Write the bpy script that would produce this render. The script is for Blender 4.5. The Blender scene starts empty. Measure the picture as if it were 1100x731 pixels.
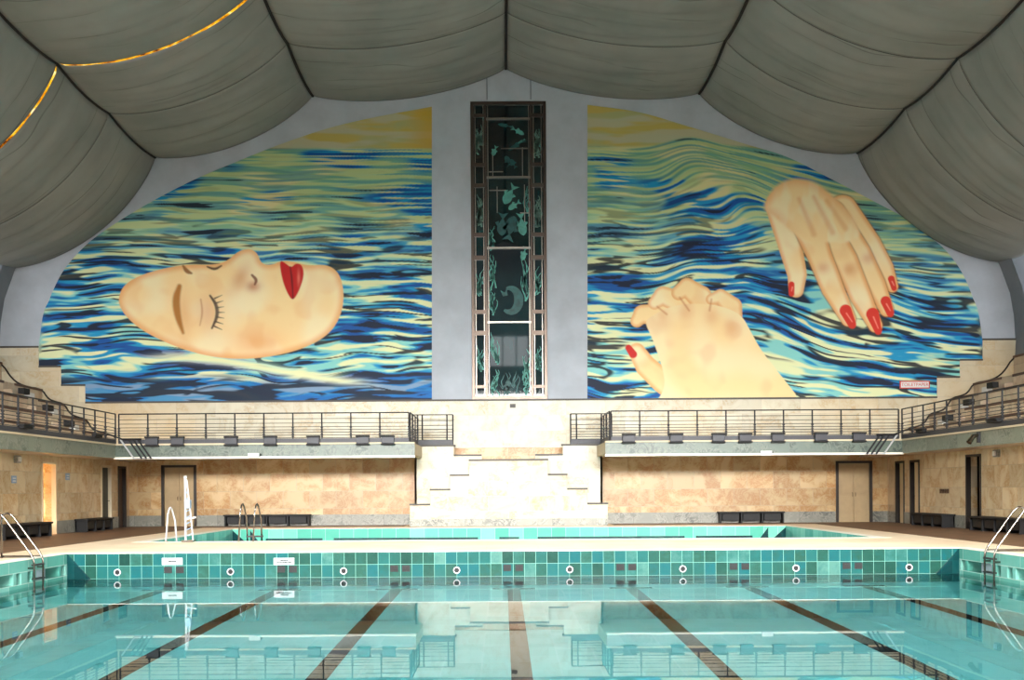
import bpy, math, random
import numpy as np
from mathutils import Vector, Matrix, Euler

# ------------------------------------------------------------------ camera, light, exposure
SC = bpy.context.scene
FPX, VX, VY, ROLL, CX, CZ = 1200.0, 540.0, 526.0, 0.0063, -0.22, 1.35

cam_d = bpy.data.cameras.new('camera')
cam = bpy.data.objects.new('camera', cam_d)
SC.collection.objects.link(cam)
cam_d.sensor_width = 36.0
cam_d.lens = 36.0 * FPX / 1100.0
cam_d.shift_x = (550.0 - VX) / 1100.0
cam_d.shift_y = (VY - 365.5) / 1100.0
cam_d.clip_end = 400
cam.matrix_world = Matrix.Translation((CX, 0, CZ)) @ Matrix.Rotation(math.pi / 2, 4, 'X') @ Matrix.Rotation(-ROLL, 4, 'Z')
SC.camera = cam

SC.view_settings.view_transform = 'Standard'
SC.view_settings.look = 'None'
SC.view_settings.gamma = 1.0
SC.view_settings.use_curve_mapping = False
SC.view_settings.exposure = 0.04
SC.cycles.use_denoising = True
SC.cycles.max_bounces = 10
SC.cycles.diffuse_bounces = 5
SC.cycles.glossy_bounces = 4
SC.cycles.transmission_bounces = 6
SC.cycles.sample_clamp_indirect = 8.0

W = bpy.data.worlds.new('world'); SC.world = W
W.use_nodes = True
W.node_tree.nodes['Background'].inputs[0].default_value = (0.75, 0.85, 1.0, 1)
W.node_tree.nodes['Background'].inputs[1].default_value = 0.1

def area(name, loc, aim, sx, sy, watts, color=(1, 1, 1), spread=180):
    d = bpy.data.lights.new(name, 'AREA'); d.shape = 'RECTANGLE'; d.size = sx; d.size_y = sy
    d.energy = watts; d.color = color; d.spread = math.radians(spread)
    o = bpy.data.objects.new(name, d); SC.collection.objects.link(o)
    o.location = loc
    o.rotation_euler = (Vector(aim) - Vector(loc)).to_track_quat('-Z', 'Y').to_euler()
    return o

# daylight through the long window bands above the stands, and through the glazing at the camera's end, plus an added overhead lamp
area('daylight_left', (-20.6, 24, 8.6), (0, 27, -3.0), 34, 3.0, 1100, (1.0, 0.98, 0.95), 84)
area('daylight_right', (20.6, 24, 8.6), (0, 27, -3.0), 34, 3.0, 1100, (1.0, 0.98, 0.95), 84)
area('daylight_rear', (0, -10.5, 8.0), (0, 43, -9.0), 39, 3.0, 5600, (1.0, 0.985, 0.95), 48)
area('added_skylight_fill', (0, -1.0, 23.2), (0, 24, 0.0), 24, 4.0, 4600, (1.0, 0.98, 0.94), 80)  # added out of view to brighten the pool and grade the end wall

# ------------------------------------------------------------------ helpers
COL = SC.collection

def S(r, g, b):                       # sRGB 0-255 -> linear
    def f(c):
        c = c / 255.0
        return c / 12.92 if c <= 0.04045 else ((c + 0.055) / 1.055) ** 2.4
    return (f(r), f(g), f(b), 1.0)

def P(px, py, Y):                     # a point of the place at depth Y
    dx, dy = px - VX, VY - py
    ca, sa = math.cos(ROLL), math.sin(ROLL)
    X = dx * ca + dy * sa
    Z = -dx * sa + dy * ca
    return Vector((CX + X * Y / FPX, Y, CZ + Z * Y / FPX))

class MB:
    def __init__(self): self.v = []; self.f = []
    def add(self, vs, fs):
        n = len(self.v); self.v += [tuple(v) for v in vs]; self.f += [tuple(i + n for i in f) for f in fs]; return self
    def box(self, x0, x1, y0, y1, z0, z1):
        if x0 > x1: x0, x1 = x1, x0
        if y0 > y1: y0, y1 = y1, y0
        if z0 > z1: z0, z1 = z1, z0
        return self.add([(x0, y0, z0), (x1, y0, z0), (x1, y1, z0), (x0, y1, z0), (x0, y0, z1), (x1, y0, z1), (x1, y1, z1), (x0, y1, z1)],
                        [(0, 3, 2, 1), (4, 5, 6, 7), (0, 1, 5, 4), (1, 2, 6, 5), (2, 3, 7, 6), (3, 0, 4, 7)])
    def prism_xz(self, poly, y0, y1):   # polygon in the XZ plane extruded along Y
        n = len(poly)
        a = sum(poly[i][0] * poly[(i + 1) % n][1] - poly[(i + 1) % n][0] * poly[i][1] for i in range(n))
        if a < 0: poly = poly[::-1]
        vs = [(x, y0, z) for x, z in poly] + [(x, y1, z) for x, z in poly]
        fs = [tuple(range(n)), tuple(range(2 * n - 1, n - 1, -1))]
        for i in range(n):
            j = (i + 1) % n
            fs.append((i, i + n, j + n, j))
        return self.add(vs, fs)
    def tube(self, pts, r, n=8, cap=True):
        pts = [Vector(p) for p in pts]
        rs = r if isinstance(r, (list, tuple)) else [r] * len(pts)
        vs = []; fs = []; prev = None
        for i, p in enumerate(pts):
            d = (pts[min(i + 1, len(pts) - 1)] - pts[max(i - 1, 0)]).normalized()
            if prev is None:
                a = Vector((0, 0, 1)) if abs(d.z) < 0.9 else Vector((1, 0, 0))
                u = d.cross(a).normalized()
            else:
                u = (prev - d * prev.dot(d)).normalized()
            prev = u; w = d.cross(u)
            for k in range(n):
                t = 2 * math.pi * k / n
                vs.append(p + (u * math.cos(t) + w * math.sin(t)) * rs[i])
        for i in range(len(pts) - 1):
            for k in range(n):
                k2 = (k + 1) % n
                fs.append((i * n + k, i * n + k2, (i + 1) * n + k2, (i + 1) * n + k))
        if cap:
            fs.append(tuple(range(n - 1, -1, -1))); m = (len(pts) - 1) * n
            fs.append(tuple(range(m, m + n)))
        return self.add(vs, fs)
    def build(self, name, mat, parent=None, smooth=False, bevel=0):
        me = bpy.data.meshes.new(name)
        off = Vector((0, 0, 0))
        if parent is not None:
            q = parent
            while q is not None:
                off += Vector(q.location); q = q.parent
        me.from_pydata([(v[0] - off.x, v[1] - off.y, v[2] - off.z) for v in self.v], [], self.f)
        me.update()
        if smooth:
            for p in me.polygons: p.use_smooth = True
        if mat: me.materials.append(mat)
        o = bpy.data.objects.new(name, me); COL.objects.link(o)
        if parent is not None: o.parent = parent
        if bevel:
            b = o.modifiers.new('edge', 'BEVEL'); b.width = bevel; b.segments = 2; b.limit_method = 'ANGLE'
        return o

def tag(o, label, cat, group=None):
    o['label'] = label; o['category'] = cat
    if group: o['group'] = group
    return o
def thing(name, label, cat, loc, group=None):
    o = bpy.data.objects.new(name, None); COL.objects.link(o); o.location = loc
    o.empty_display_size = 0.2
    return tag(o, label, cat, group)
def struct(name, mb, mat, label=None, **k):
    o = mb.build(name, mat, **k)
    if k.get('parent') is None: o['kind'] = 'structure'
    if label: o['label'] = label
    return o
def struct_root(name, loc=(0, 0, 0), label=None):
    o = bpy.data.objects.new(name, None); COL.objects.link(o); o.location = loc; o['kind'] = 'structure'
    if label: o['label'] = label
    return o

# ------------------------------------------------------------------ materials
class NT:
    def __init__(self, name):
        self.m = bpy.data.materials.new(name); self.m.use_nodes = True
        self.t = self.m.node_tree; self.b = self.t.nodes['Principled BSDF']; self.out = self.t.nodes['Material Output']
    def n(self, typ, **k):
        nd = self.t.nodes.new(typ)
        for a, v in k.items(): setattr(nd, a, v)
        return nd
    def l(self, a, b): self.t.links.new(a, b)
    def pos(self):
        return self.n('ShaderNodeNewGeometry').outputs['Position']
    def mapping(self, vec, scale=(1, 1, 1), rot=(0, 0, 0), loc=(0, 0, 0)):
        m = self.n('ShaderNodeMapping'); m.inputs['Scale'].default_value = scale; m.inputs['Rotation'].default_value = rot
        m.inputs['Location'].default_value = loc; self.l(vec, m.inputs['Vector']); return m.outputs[0]
    def noise(self, vec, scale, detail=4, rough=0.5, dist=0.0):
        m = self.n('ShaderNodeTexNoise'); m.inputs['Scale'].default_value = scale; m.inputs['Detail'].default_value = detail
        m.inputs['Roughness'].default_value = rough; m.inputs['Distortion'].default_value = dist
        if vec is not None: self.l(vec, m.inputs['Vector'])
        return m
    def ramp(self, fac, stops, interp='LINEAR'):
        r = self.n('ShaderNodeValToRGB'); e = r.color_ramp; e.interpolation = interp
        while len(e.elements) < len(stops): e.elements.new(0.5)
        for k, (p, c) in enumerate(stops):
            e.elements[k].position = p; e.elements[k].color = c
        self.l(fac, r.inputs[0]); return r.outputs[0]
    def math(self, op, a, b=None, c=None):
        m = self.n('ShaderNodeMath', operation=op)
        for i, x in enumerate((a, b, c)):
            if x is None: continue
            if isinstance(x, (int, float)): m.inputs[i].default_value = x
            else: self.l(x, m.inputs[i])
        return m.outputs[0]
    def mix(self, fac, a, b, mode='MIX'):
        m = self.n('ShaderNodeMix', data_type='RGBA', blend_type=mode)
        for i, x in ((0, fac), (6, a), (7, b)):
            if isinstance(x, (int, float)): m.inputs[i].default_value = x
            elif isinstance(x, tuple): m.inputs[i].default_value = x
            else: self.l(x, m.inputs[i])
        return m.outputs[2]
    def sep(self, v):
        s = self.n('ShaderNodeSeparateXYZ'); self.l(v, s.inputs[0]); return s.outputs
    def comb(self, x, y, z):
        c = self.n('ShaderNodeCombineXYZ')
        for i, q in enumerate((x, y, z)):
            if isinstance(q, (int, float)): c.inputs[i].default_value = q
            else: self.l(q, c.inputs[i])
        return c.outputs[0]
    def bump(self, h, strength, dist=0.02):
        b = self.n('ShaderNodeBump'); b.inputs['Strength'].default_value = strength; b.inputs['Distance'].default_value = dist
        self.l(h, b.inputs['Height']); self.l(b.outputs[0], self.b.inputs['Normal'])
    def tiles(self, pos, axes, w, h, off=0.0, ox=0.0, oy=0.0):
        """cell id vector and joint mask (1 on the joint) of a rectangular tiling in the plane of two axes"""
        s = self.sep(pos)
        u = self.math('DIVIDE', self.math('ADD', s[axes[0]], ox), w); v = self.math('DIVIDE', self.math('ADD', s[axes[1]], oy), h)
        iv = self.math('FLOOR', v)
        if off: u = self.math('ADD', u, self.math('MULTIPLY', iv, off))
        iu = self.math('FLOOR', u)
        fu = self.math('SUBTRACT', u, iu); fv = self.math('SUBTRACT', v, iv)
        def edge(f, size, g):
            d = self.math('MINIMUM', f, self.math('SUBTRACT', 1.0, f))
            return self.math('LESS_THAN', self.math('MULTIPLY', d, size), g)
        return iu, iv, fu, fv, edge
    def color(self, c): self.l(c, self.b.inputs['Base Color']) if not isinstance(c, tuple) else setattr(self.b.inputs['Base Color'], 'default_value', c)
    def rough(self, r): self.b.inputs['Roughness'].default_value = r
    def spec(self, r): self.b.inputs['Specular IOR Level'].default_value = r

def plain(name, col, rough=0.6, metal=0.0, var=0.0, scale=4.0):
    t = NT(name); t.rough(rough); t.b.inputs['Metallic'].default_value = metal
    if var:
        n = t.noise(t.pos(), scale, 5, 0.6)
        lo = tuple(c * (1 - var) for c in col[:3]) + (1,); hi = tuple(min(1, c * (1 + var)) for c in col[:3]) + (1,)
        t.color(t.ramp(n.outputs[0], [(0.3, lo), (0.7, hi)]))
    else: t.color(col)
    return t.m

def stone(name, axes, base, pale, vein, w, h, off=0.5, vein_lo=0.52, joint=(0.45, 0.36, 0.25, 1), stain=None, rough=0.35, g=0.008):
    t = NT(name); t.rough(rough)
    p = t.pos()
    iu, iv, fu, fv, edge = t.tiles(p, axes, w, h, off)
    cell = t.comb(iu, iv, 3.7)
    wn = t.n('ShaderNodeTexWhiteNoise', noise_dimensions='3D'); t.l(cell, wn.inputs['Vector'])
    # every slab is its own cut of stone: shift the veining per slab
    sh = t.n('ShaderNodeVectorMath', operation='MULTIPLY'); t.l(wn.outputs['Color'], sh.inputs[0]); sh.inputs[1].default_value = (9, 9, 9)
    ad = t.n('ShaderNodeVectorMath', operation='ADD'); t.l(p, ad.inputs[0]); t.l(sh.outputs[0], ad.inputs[1])
    n1 = t.noise(ad.outputs[0], 0.9, 6, 0.6, 1.4).outputs[0]
    n2 = t.noise(ad.outputs[0], 2.6, 6, 0.65, 2.2).outputs[0]
    n3 = t.noise(p, 0.22, 3, 0.5).outputs[0]
    c = t.ramp(n1, [(0.36, base), (0.58, pale)])
    ridge = t.math('ABSOLUTE', t.math('SUBTRACT', n2, 0.5))
    vm = t.math('MULTIPLY', t.ramp(ridge, [(0.0, (1, 1, 1, 1)), (0.07, (0, 0, 0, 1))]), t.ramp(n1, [(vein_lo - 0.08, (1, 1, 1, 1)), (vein_lo + 0.06, (0, 0, 0, 1))]))
    c = t.mix(t.math('MULTIPLY', vm, 0.75), c, vein)
    tone = t.math('MULTIPLY_ADD', wn.outputs['Value'], 0.24, 0.84)
    c = t.mix(1.0, c, t.comb(tone, tone, tone), 'MULTIPLY')
    if stain:
        c = t.mix(t.ramp(n3, [(0.5, (0, 0, 0, 1)), (0.7, (0.6, 0.6, 0.6, 1))]), c, stain)
    j = t.math('MAXIMUM', edge(fu, w, g), edge(fv, h, g))
    c = t.mix(t.math('MULTIPLY', j, 0.6), c, joint)
    t.color(c)
    return t.m

def tile_mat(name, axes, w, h, stops, joint, g=0.008, rough=0.18, oy=0.0, ox=0.0, seed=1.3):
    t = NT(name); t.rough(rough)
    p = t.pos()
    iu, iv, fu, fv, edge = t.tiles(p, axes, w, h, 0.0, ox, oy)
    wn = t.n('ShaderNodeTexWhiteNoise', noise_dimensions='3D'); t.l(t.comb(iu, iv, seed), wn.inputs['Vector'])
    n = t.noise(p, 5.0, 5, 0.7).outputs[0]
    f = t.math('ADD', wn.outputs['Value'], t.math('MULTIPLY', t.math('SUBTRACT', n, 0.5), 0.35))
    c = t.ramp(f, stops)
    j = t.math('MAXIMUM', edge(fu, w, g), edge(fv, h, g))
    c = t.mix(t.math('MULTIPLY', j, 0.8), c, joint)
    t.color(c)
    return t.m

M = {}
M['onyx_xz'] = stone('onyx_cladding', (0, 2), S(190, 150, 96), S(212, 182, 134), S(176, 112, 42), 1.02, 0.66, 0.5, 0.53)
M['onyx_yz'] = stone('onyx_cladding_side', (1, 2), S(206, 176, 130), S(222, 202, 166), S(186, 134, 74), 1.02, 0.66, 0.5, 0.50)
M['traver_xz'] = stone('travertine_front', (0, 2), S(194, 174, 140), S(206, 190, 162), S(178, 134, 80), 1.5, 0.55, 0.5, 0.44, joint=(0.6, 0.52, 0.4, 1))
M['traver_back'] = stone('travertine_back', (0, 2), S(202, 192, 164), S(214, 206, 182), S(188, 154, 108), 1.5, 0.6, 0.5, 0.46, joint=(0.5, 0.42, 0.32, 1), stain=S(212, 180, 132))
M['traver_yz'] = stone('travertine_stand', (1, 2), S(206, 180, 152), S(222, 202, 174), S(180, 146, 112), 1.2, 3.0, 0.0, 0.44, joint=(0.3, 0.22, 0.16, 1))
M['grey_base'] = stone('grey_marble', (0, 2), S(96, 98, 92), S(140, 140, 130), S(180, 176, 164), 1.6, 3, 0.0, 0.56, joint=(0.1, 0.1, 0.1, 1))
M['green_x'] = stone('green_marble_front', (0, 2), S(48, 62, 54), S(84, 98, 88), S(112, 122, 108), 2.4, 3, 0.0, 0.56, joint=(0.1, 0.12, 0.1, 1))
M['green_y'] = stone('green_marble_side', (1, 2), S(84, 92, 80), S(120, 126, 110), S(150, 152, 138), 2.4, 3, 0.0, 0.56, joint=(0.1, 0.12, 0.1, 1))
M['plaster'] = plain('grey_plaster', S(184, 190, 200), 0.8, var=0.09, scale=1.1)
M['plaster_dark'] = plain('dark_grey_plaster', S(120, 126, 134), 0.8, var=0.08, scale=1.1)
M['cream'] = plain('cream_paint', S(222, 206, 176), 0.6, var=0.04)
M['dark_line'] = plain('dark_capping', S(70, 64, 56), 0.5)
M['brown_cap'] = plain('brown_tier_capping', S(84, 54, 40), 0.5)
M['iron'] = plain('dark_painted_iron', S(20, 20, 26), 0.5)
M['kick'] = plain('charcoal_painted_steel', S(46, 46, 54), 0.45)
M['steel'] = plain('polished_steel', S(128, 120, 112), 0.16, 1.0)
M['white_metal'] = plain('white_enamelled_metal', S(186, 188, 190), 0.3)
M['pale_blue_metal'] = plain('pale_blue_metal', S(140, 170, 200), 0.35)
M['white'] = plain('white_plastic', S(226, 226, 224), 0.45)
M['notice'] = plain('notice_enamel', S(176, 182, 182), 0.5)
M['black'] = plain('black_plastic', S(10, 10, 12), 0.7)
M['bench'] = plain('black_marble', S(13, 13, 16), 0.6, var=0.25, scale=6)
M['door_leaf'] = plain('beige_door_panel', S(186, 160, 120), 0.5, var=0.07, scale=3)
M['door_pale'] = plain('pale_door_leaf', S(214, 196, 158), 0.5)
M['door_frame'] = plain('dark_bronze_frame', S(52, 46, 42), 0.4, 0.4)
M['door_dark'] = plain('dark_brown_door', S(84, 62, 48), 0.5, var=0.15)
M['door_green'] = plain('dark_green_door', S(52, 58, 52), 0.5, var=0.15)
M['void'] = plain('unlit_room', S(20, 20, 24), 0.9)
M['soffit'] = plain('soffit_plaster', S(206, 190, 160), 0.7)
M['frame_metal'] = plain('window_bronze', S(96, 84, 76), 0.32, 0.8)
M['frame_pale'] = plain('window_nickel', S(170, 160, 150), 0.3, 0.9)
M['cord'] = plain('black_cord', S(18, 18, 20), 0.8)

# deck
t = NT('deck_stone'); p = t.pos(); t.rough(0.45)
n = t.noise(p, 0.7, 5, 0.6).outputs[0]
c = t.ramp(n, [(0.35, S(232, 206, 172)), (0.65, S(244, 224, 194))])
iu, iv, fu, fv, edge = t.tiles(p, (0, 1), 1.2, 0.6, 0.5)
c = t.mix(t.math('MULTIPLY', t.math('MAXIMUM', edge(fu, 1.2, 0.01), edge(fv, 0.6, 0.01)), 0.18), c, S(170, 130, 90))
t.color(c); M['deck'] = t.m
M['coping'] = plain('white_coping', S(250, 244, 228), 0.4, var=0.03)
t = NT('terracotta_floor'); p = t.pos(); t.rough(0.5)
n = t.noise(p, 1.6, 5, 0.6).outputs[0]
t.color(t.ramp(n, [(0.3, S(96, 70, 50)), (0.7, S(122, 92, 68))])); M['terracotta'] = t.m

GREENS = [(0.0, S(17, 51, 44)), (0.2, S(27, 67, 57)), (0.4, S(25, 80, 78)), (0.58, S(16, 76, 80)), (0.72, S(30, 68, 56)), (0.88, S(40, 89, 84)), (1.0, S(68, 107, 99))]
SEA = [(0.0, S(74, 160, 140)), (0.5, S(92, 176, 156)), (1.0, S(116, 190, 168))]
M['tile_x'] = tile_mat('green_pool_tiles_end', (0, 2), 0.247, 0.28, GREENS, S(120, 170, 156), 0.004)
M['tile_y'] = tile_mat('green_pool_tiles_side', (1, 2), 0.9, 0.24, [(0, S(78, 150, 136)), (0.5, S(106, 176, 160)), (1, S(140, 196, 184))], S(190, 214, 204), 0.008)
M['tile_rear'] = tile_mat('pale_turquoise_tiles', (0, 2), 0.5, 0.6, SEA, S(180, 226, 214), 0.006)
M['tile_rear_y'] = tile_mat('pale_turquoise_tiles_side', (1, 2), 0.5, 0.6, [(0.0, S(84, 160, 150)), (1.0, S(130, 196, 184))], S(180, 226, 214), 0.006)
M['tile_floor'] = tile_mat('turquoise_floor_tiles', (0, 1), 0.5, 0.5, [(0, S(205, 240, 236)), (1, S(225, 250, 246))], S(230, 250, 248), 0.01)
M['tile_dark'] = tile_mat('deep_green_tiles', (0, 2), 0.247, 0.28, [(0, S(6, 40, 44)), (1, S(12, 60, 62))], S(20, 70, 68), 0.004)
M['tile_gutter'] = plain('pale_blue_gutter', S(206, 214, 226), 0.3, var=0.2, scale=3)
M['lane'] = plain('black_lane_tiles', S(22, 24, 28), 0.4)

# water
def water(name, tint):
    t = NT(name); p = t.pos()
    n1 = t.noise(t.mapping(p, (0.5, 1.3, 1)), 1.6, 3, 0.5).outputs[0]
    bp = t.n('ShaderNodeBump'); bp.inputs['Strength'].default_value = 0.02; bp.inputs['Distance'].default_value = 0.008; t.l(n1, bp.inputs['Height'])
    fr = t.n('ShaderNodeFresnel'); fr.inputs[0].default_value = 1.333; t.l(bp.outputs[0], fr.inputs['Normal'])
    rf = t.n('ShaderNodeBsdfRefraction'); rf.inputs['IOR'].default_value = 1.333; rf.inputs['Roughness'].default_value = 0.0; rf.inputs['Color'].default_value = tint
    gl = t.n('ShaderNodeBsdfAnisotropic'); gl.inputs['Roughness'].default_value = 0.0
    t.l(bp.outputs[0], rf.inputs['Normal']); t.l(bp.outputs[0], gl.inputs['Normal'])
    mx = t.n('ShaderNodeMixShader'); t.l(fr.outputs[0], mx.inputs[0]); t.l(rf.outputs[0], mx.inputs[1]); t.l(gl.outputs[0], mx.inputs[2])
    t.l(mx.outputs[0], t.out.inputs['Surface']); t.t.nodes.remove(t.b)
    return t.m
M['water'] = water('pool_water', (0.50, 0.95, 1.0, 1))

# canvas
t = NT('grey_canvas'); p = t.pos(); t.rough(0.9); t.spec(0.1)
n1 = t.noise(p, 0.35, 4, 0.6).outputs[0]
wv = t.noise(t.mapping(p, (0.12, 1.3, 0.12)), 0.7, 1.5, 0.5, 0.8).outputs[0]
weave = t.noise(p, 60, 2, 0.5).outputs[0]
c = t.ramp(n1, [(0.3, S(128, 131, 129)), (0.7, S(148, 148, 145))])
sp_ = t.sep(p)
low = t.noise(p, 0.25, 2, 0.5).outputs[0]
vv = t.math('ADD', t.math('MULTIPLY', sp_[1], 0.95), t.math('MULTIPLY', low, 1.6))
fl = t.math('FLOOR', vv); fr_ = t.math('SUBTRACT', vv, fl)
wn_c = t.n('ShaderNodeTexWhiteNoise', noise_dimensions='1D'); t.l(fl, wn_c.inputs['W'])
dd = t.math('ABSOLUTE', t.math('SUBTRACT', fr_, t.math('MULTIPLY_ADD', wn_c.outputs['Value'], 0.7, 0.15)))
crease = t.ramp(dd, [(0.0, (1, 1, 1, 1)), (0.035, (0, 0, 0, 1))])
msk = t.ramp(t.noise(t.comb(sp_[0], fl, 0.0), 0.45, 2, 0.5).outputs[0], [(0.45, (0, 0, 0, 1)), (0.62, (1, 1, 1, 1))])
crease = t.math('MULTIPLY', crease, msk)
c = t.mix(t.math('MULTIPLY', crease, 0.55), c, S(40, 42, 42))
t.color(c)
hh = t.math('SUBTRACT', t.math('MULTIPLY', wv, 0.8), t.math('MULTIPLY', crease, 0.25))
t.bump(hh, 0.25, 0.12)
M['canvas'] = t.m
t = NT('amber_glow'); n = t.noise(t.pos(), 3.0, 4, 0.6).outputs[0]
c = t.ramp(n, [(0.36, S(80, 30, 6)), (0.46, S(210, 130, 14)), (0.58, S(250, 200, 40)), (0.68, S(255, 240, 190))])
em = t.n('ShaderNodeEmission'); t.l(c, em.inputs[0]); em.inputs[1].default_value = 1.3; t.l(em.outputs[0], t.out.inputs['Surface']); M['amber'] = t.m  # emission stands in for sunlight leaking between the canvas panels
t = NT('bright_daylight_pane'); em = t.n('ShaderNodeEmission'); em.inputs[0].default_value = (0.92, 0.97, 1, 1); em.inputs[1].default_value = 3.0
t.l(em.outputs[0], t.out.inputs['Surface']); M['daypane'] = t.m
t = NT('side_daylight_pane'); em = t.n('ShaderNodeEmission'); em.inputs[0].default_value = (0.92, 0.97, 1, 1); em.inputs[1].default_value = 2.4
t.l(em.outputs[0], t.out.inputs['Surface']); M['sidepane'] = t.m
# dark teal glass
t = NT('dark_teal_glass'); t.rough(0.03); t.spec(0.8)
n = t.noise(t.mapping(t.pos(), (1, 1, 0.5)), 0.8, 3, 0.5).outputs[0]
t.color(t.ramp(n, [(0.35, S(6, 18, 22)), (0.65, S(16, 52, 54))])); M['glass'] = t.m
M['etched'] = plain('etched_pale_teal_glass', S(84, 158, 146), 0.55, var=0.3, scale=5)
M['etched_deep'] = plain('etched_teal_glass', S(22, 82, 82), 0.5, var=0.4, scale=5)
M['etched_pale'] = plain('etched_grey_glass', S(110, 150, 138), 0.5, var=0.3, scale=8)
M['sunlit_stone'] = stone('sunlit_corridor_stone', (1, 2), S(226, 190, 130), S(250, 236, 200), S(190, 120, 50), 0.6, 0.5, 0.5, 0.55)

# ------------------------------------------------------------------ the shell
YB = 43.0            # end wall
XW = 14.6            # lower side walls
YR = -12.0           # wall behind the camera
PX, PY0, PY1 = 9.78, -9.0, 24.5       # main pool
RY0, RY1 = 30.0, 39.5                 # second pool
WL = -0.56

mb = MB()            # floor: cream deck in strips around the two pools
mb.box(-XW, -PX, YR, YB, -0.011, -0.002); mb.box(PX, XW, YR, YB, -0.011, -0.002)
mb.box(-PX, PX, YR, PY0, -0.011, -0.002); mb.box(-PX, PX, PY1, RY0, -0.011, -0.002); mb.box(-PX, PX, RY1, YB, -0.011, -0.002)
floor = struct('floor', mb, M['deck'], 'cream stone pool deck')
mb = MB()
for s in (-1, 1): mb.box(s * 11.3, s * XW, YR, YB, -0.01, 0.004)
mb.box(-11.3, -3.9, 41.3, YB, -0.01, 0.004); mb.box(3.9, 11.3, 41.3, YB, -0.01, 0.004)
struct('floor_border', mb, M['terracotta'], 'brown floor along the walls', parent=floor)
mb = MB()
for (y0, y1) in ((PY0, PY1), (RY0, RY1)):
    for s in (-1, 1): mb.box(s * (PX - 0.004), s * (PX + 0.32), y0 - 0.3, y1 + 0.3, -0.01, 0.002)
    mb.box(-PX, PX, y0 - 0.32, y0 + 0.004, -0.01, 0.002); mb.box(-PX, PX, y1 - 0.004, y1 + 0.32, -0.01, 0.002)
struct('pool_coping', mb, M['coping'], 'white stone coping round the pools', parent=floor)

# main basin
mb = MB().box(-PX - 0.3, PX + 0.3, PY1, PY1 + 0.3, -2.6, -0.012)
mb.box(-PX - 0.3, PX + 0.3, PY0 - 0.3, PY0, -2.6, -0.012)
basin = struct('pool_basin', mb, M['tile_x'], 'green tiled basin of the large swimming pool')
mb = MB().box(-PX - 0.3, PX + 0.3, PY0, PY1 + 0.3, -2.9, -2.56)
struct('basin_floor', mb, M['tile_floor'], parent=basin)
# side walls with gutter openings
OPEN = []
y = 24.4
while y > 6:
    OPEN += [(y - 0.22, y), (y - 1.55, y - 0.35), (y - 1.95, y - 1.75)]
    y -= 2.25
for s in (-1, 1):
    mb = MB()
    a, b = s * PX, s * (PX + 0.3)
    mb.box(a, b, PY0, PY1, -0.25, -0.012); mb.box(a, b, PY0, PY1, -2.6, -0.47)
    ys = sorted(OPEN); prev = PY0
    for (y0, y1) in ys:
        mb.box(a, b, prev, y0, -0.47, -0.25); prev = y1
    mb.box(a, b, prev, PY1, -0.47, -0.25)
    struct('basin_side', mb, M['tile_y'], parent=basin)
    mb = MB().box(s * (PX + 0.3), s * (PX + 0.5), PY0, PY1, -0.6, -0.05)
    struct('gutter', mb, M['tile_gutter'], parent=basin)
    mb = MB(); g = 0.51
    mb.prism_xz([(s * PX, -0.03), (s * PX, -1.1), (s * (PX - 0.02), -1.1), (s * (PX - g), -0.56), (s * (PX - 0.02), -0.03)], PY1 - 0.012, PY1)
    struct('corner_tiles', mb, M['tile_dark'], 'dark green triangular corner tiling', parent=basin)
# lanes
mb = MB()
for k in range(-3, 4):
    x = k * 2.48
    mb.box(x - 0.13, x + 0.13, PY0 + 1, 23.8, -2.58, -2.552); mb.box(x - 0.45, x + 0.45, 23.55, 23.8, -2.58, -2.551)
struct('lane_lines', mb, M['lane'], 'black lane lines on the pool floor', parent=basin)
mb = MB().add([(-PX, PY0, WL), (PX, PY0, WL), (PX, PY1, WL), (-PX, PY1, WL)], [(0, 1, 2, 3)])
struct('pool_water', mb, M['water'], 'still turquoise water of the large pool')

# second basin
mb = MB().box(-PX - 0.3, PX + 0.3, RY1, RY1 + 0.3, -1.6, -0.012)
mb.box(-PX - 0.3, PX + 0.3, RY0 - 0.3, RY0, -1.6, -0.012)
basin2 = struct('small_pool_basin', mb, M['tile_rear'], 'pale turquoise basin of the smaller pool')
mb = MB()
for s in (-1, 1): mb.box(s * PX, s * (PX + 0.3), RY0, RY1, -1.6, -0.012)
struct('basin_side', mb, M['tile_rear_y'], parent=basin2)
struct('basin_floor', MB().box(-PX, PX, RY0, RY1, -1.7, -1.5), M['tile_floor'], parent=basin2)
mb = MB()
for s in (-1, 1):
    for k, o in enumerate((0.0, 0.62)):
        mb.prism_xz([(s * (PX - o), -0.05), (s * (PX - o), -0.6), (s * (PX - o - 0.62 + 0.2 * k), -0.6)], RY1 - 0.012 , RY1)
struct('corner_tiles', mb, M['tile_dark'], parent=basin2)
mb = MB()
for (x0, x1) in ((-6.2, -1.1), (-0.35, 0.35), (1.0, 6.2), (6.6, 8.6), (-8.6, -6.6)): mb.box(x0, x1, RY1 - 0.02, RY1, -0.41, -0.34)
struct('gutter_slot', mb, M['tile_dark'], parent=basin2)
mb = MB().add([(-PX, RY0, -0.62), (PX, RY0, -0.62), (PX, RY1, -0.62), (-PX, RY1, -0.62)], [(0, 1, 2, 3)])
struct('small_pool_water', mb, M['water'], 'turquoise water of the smaller pool')

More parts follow.
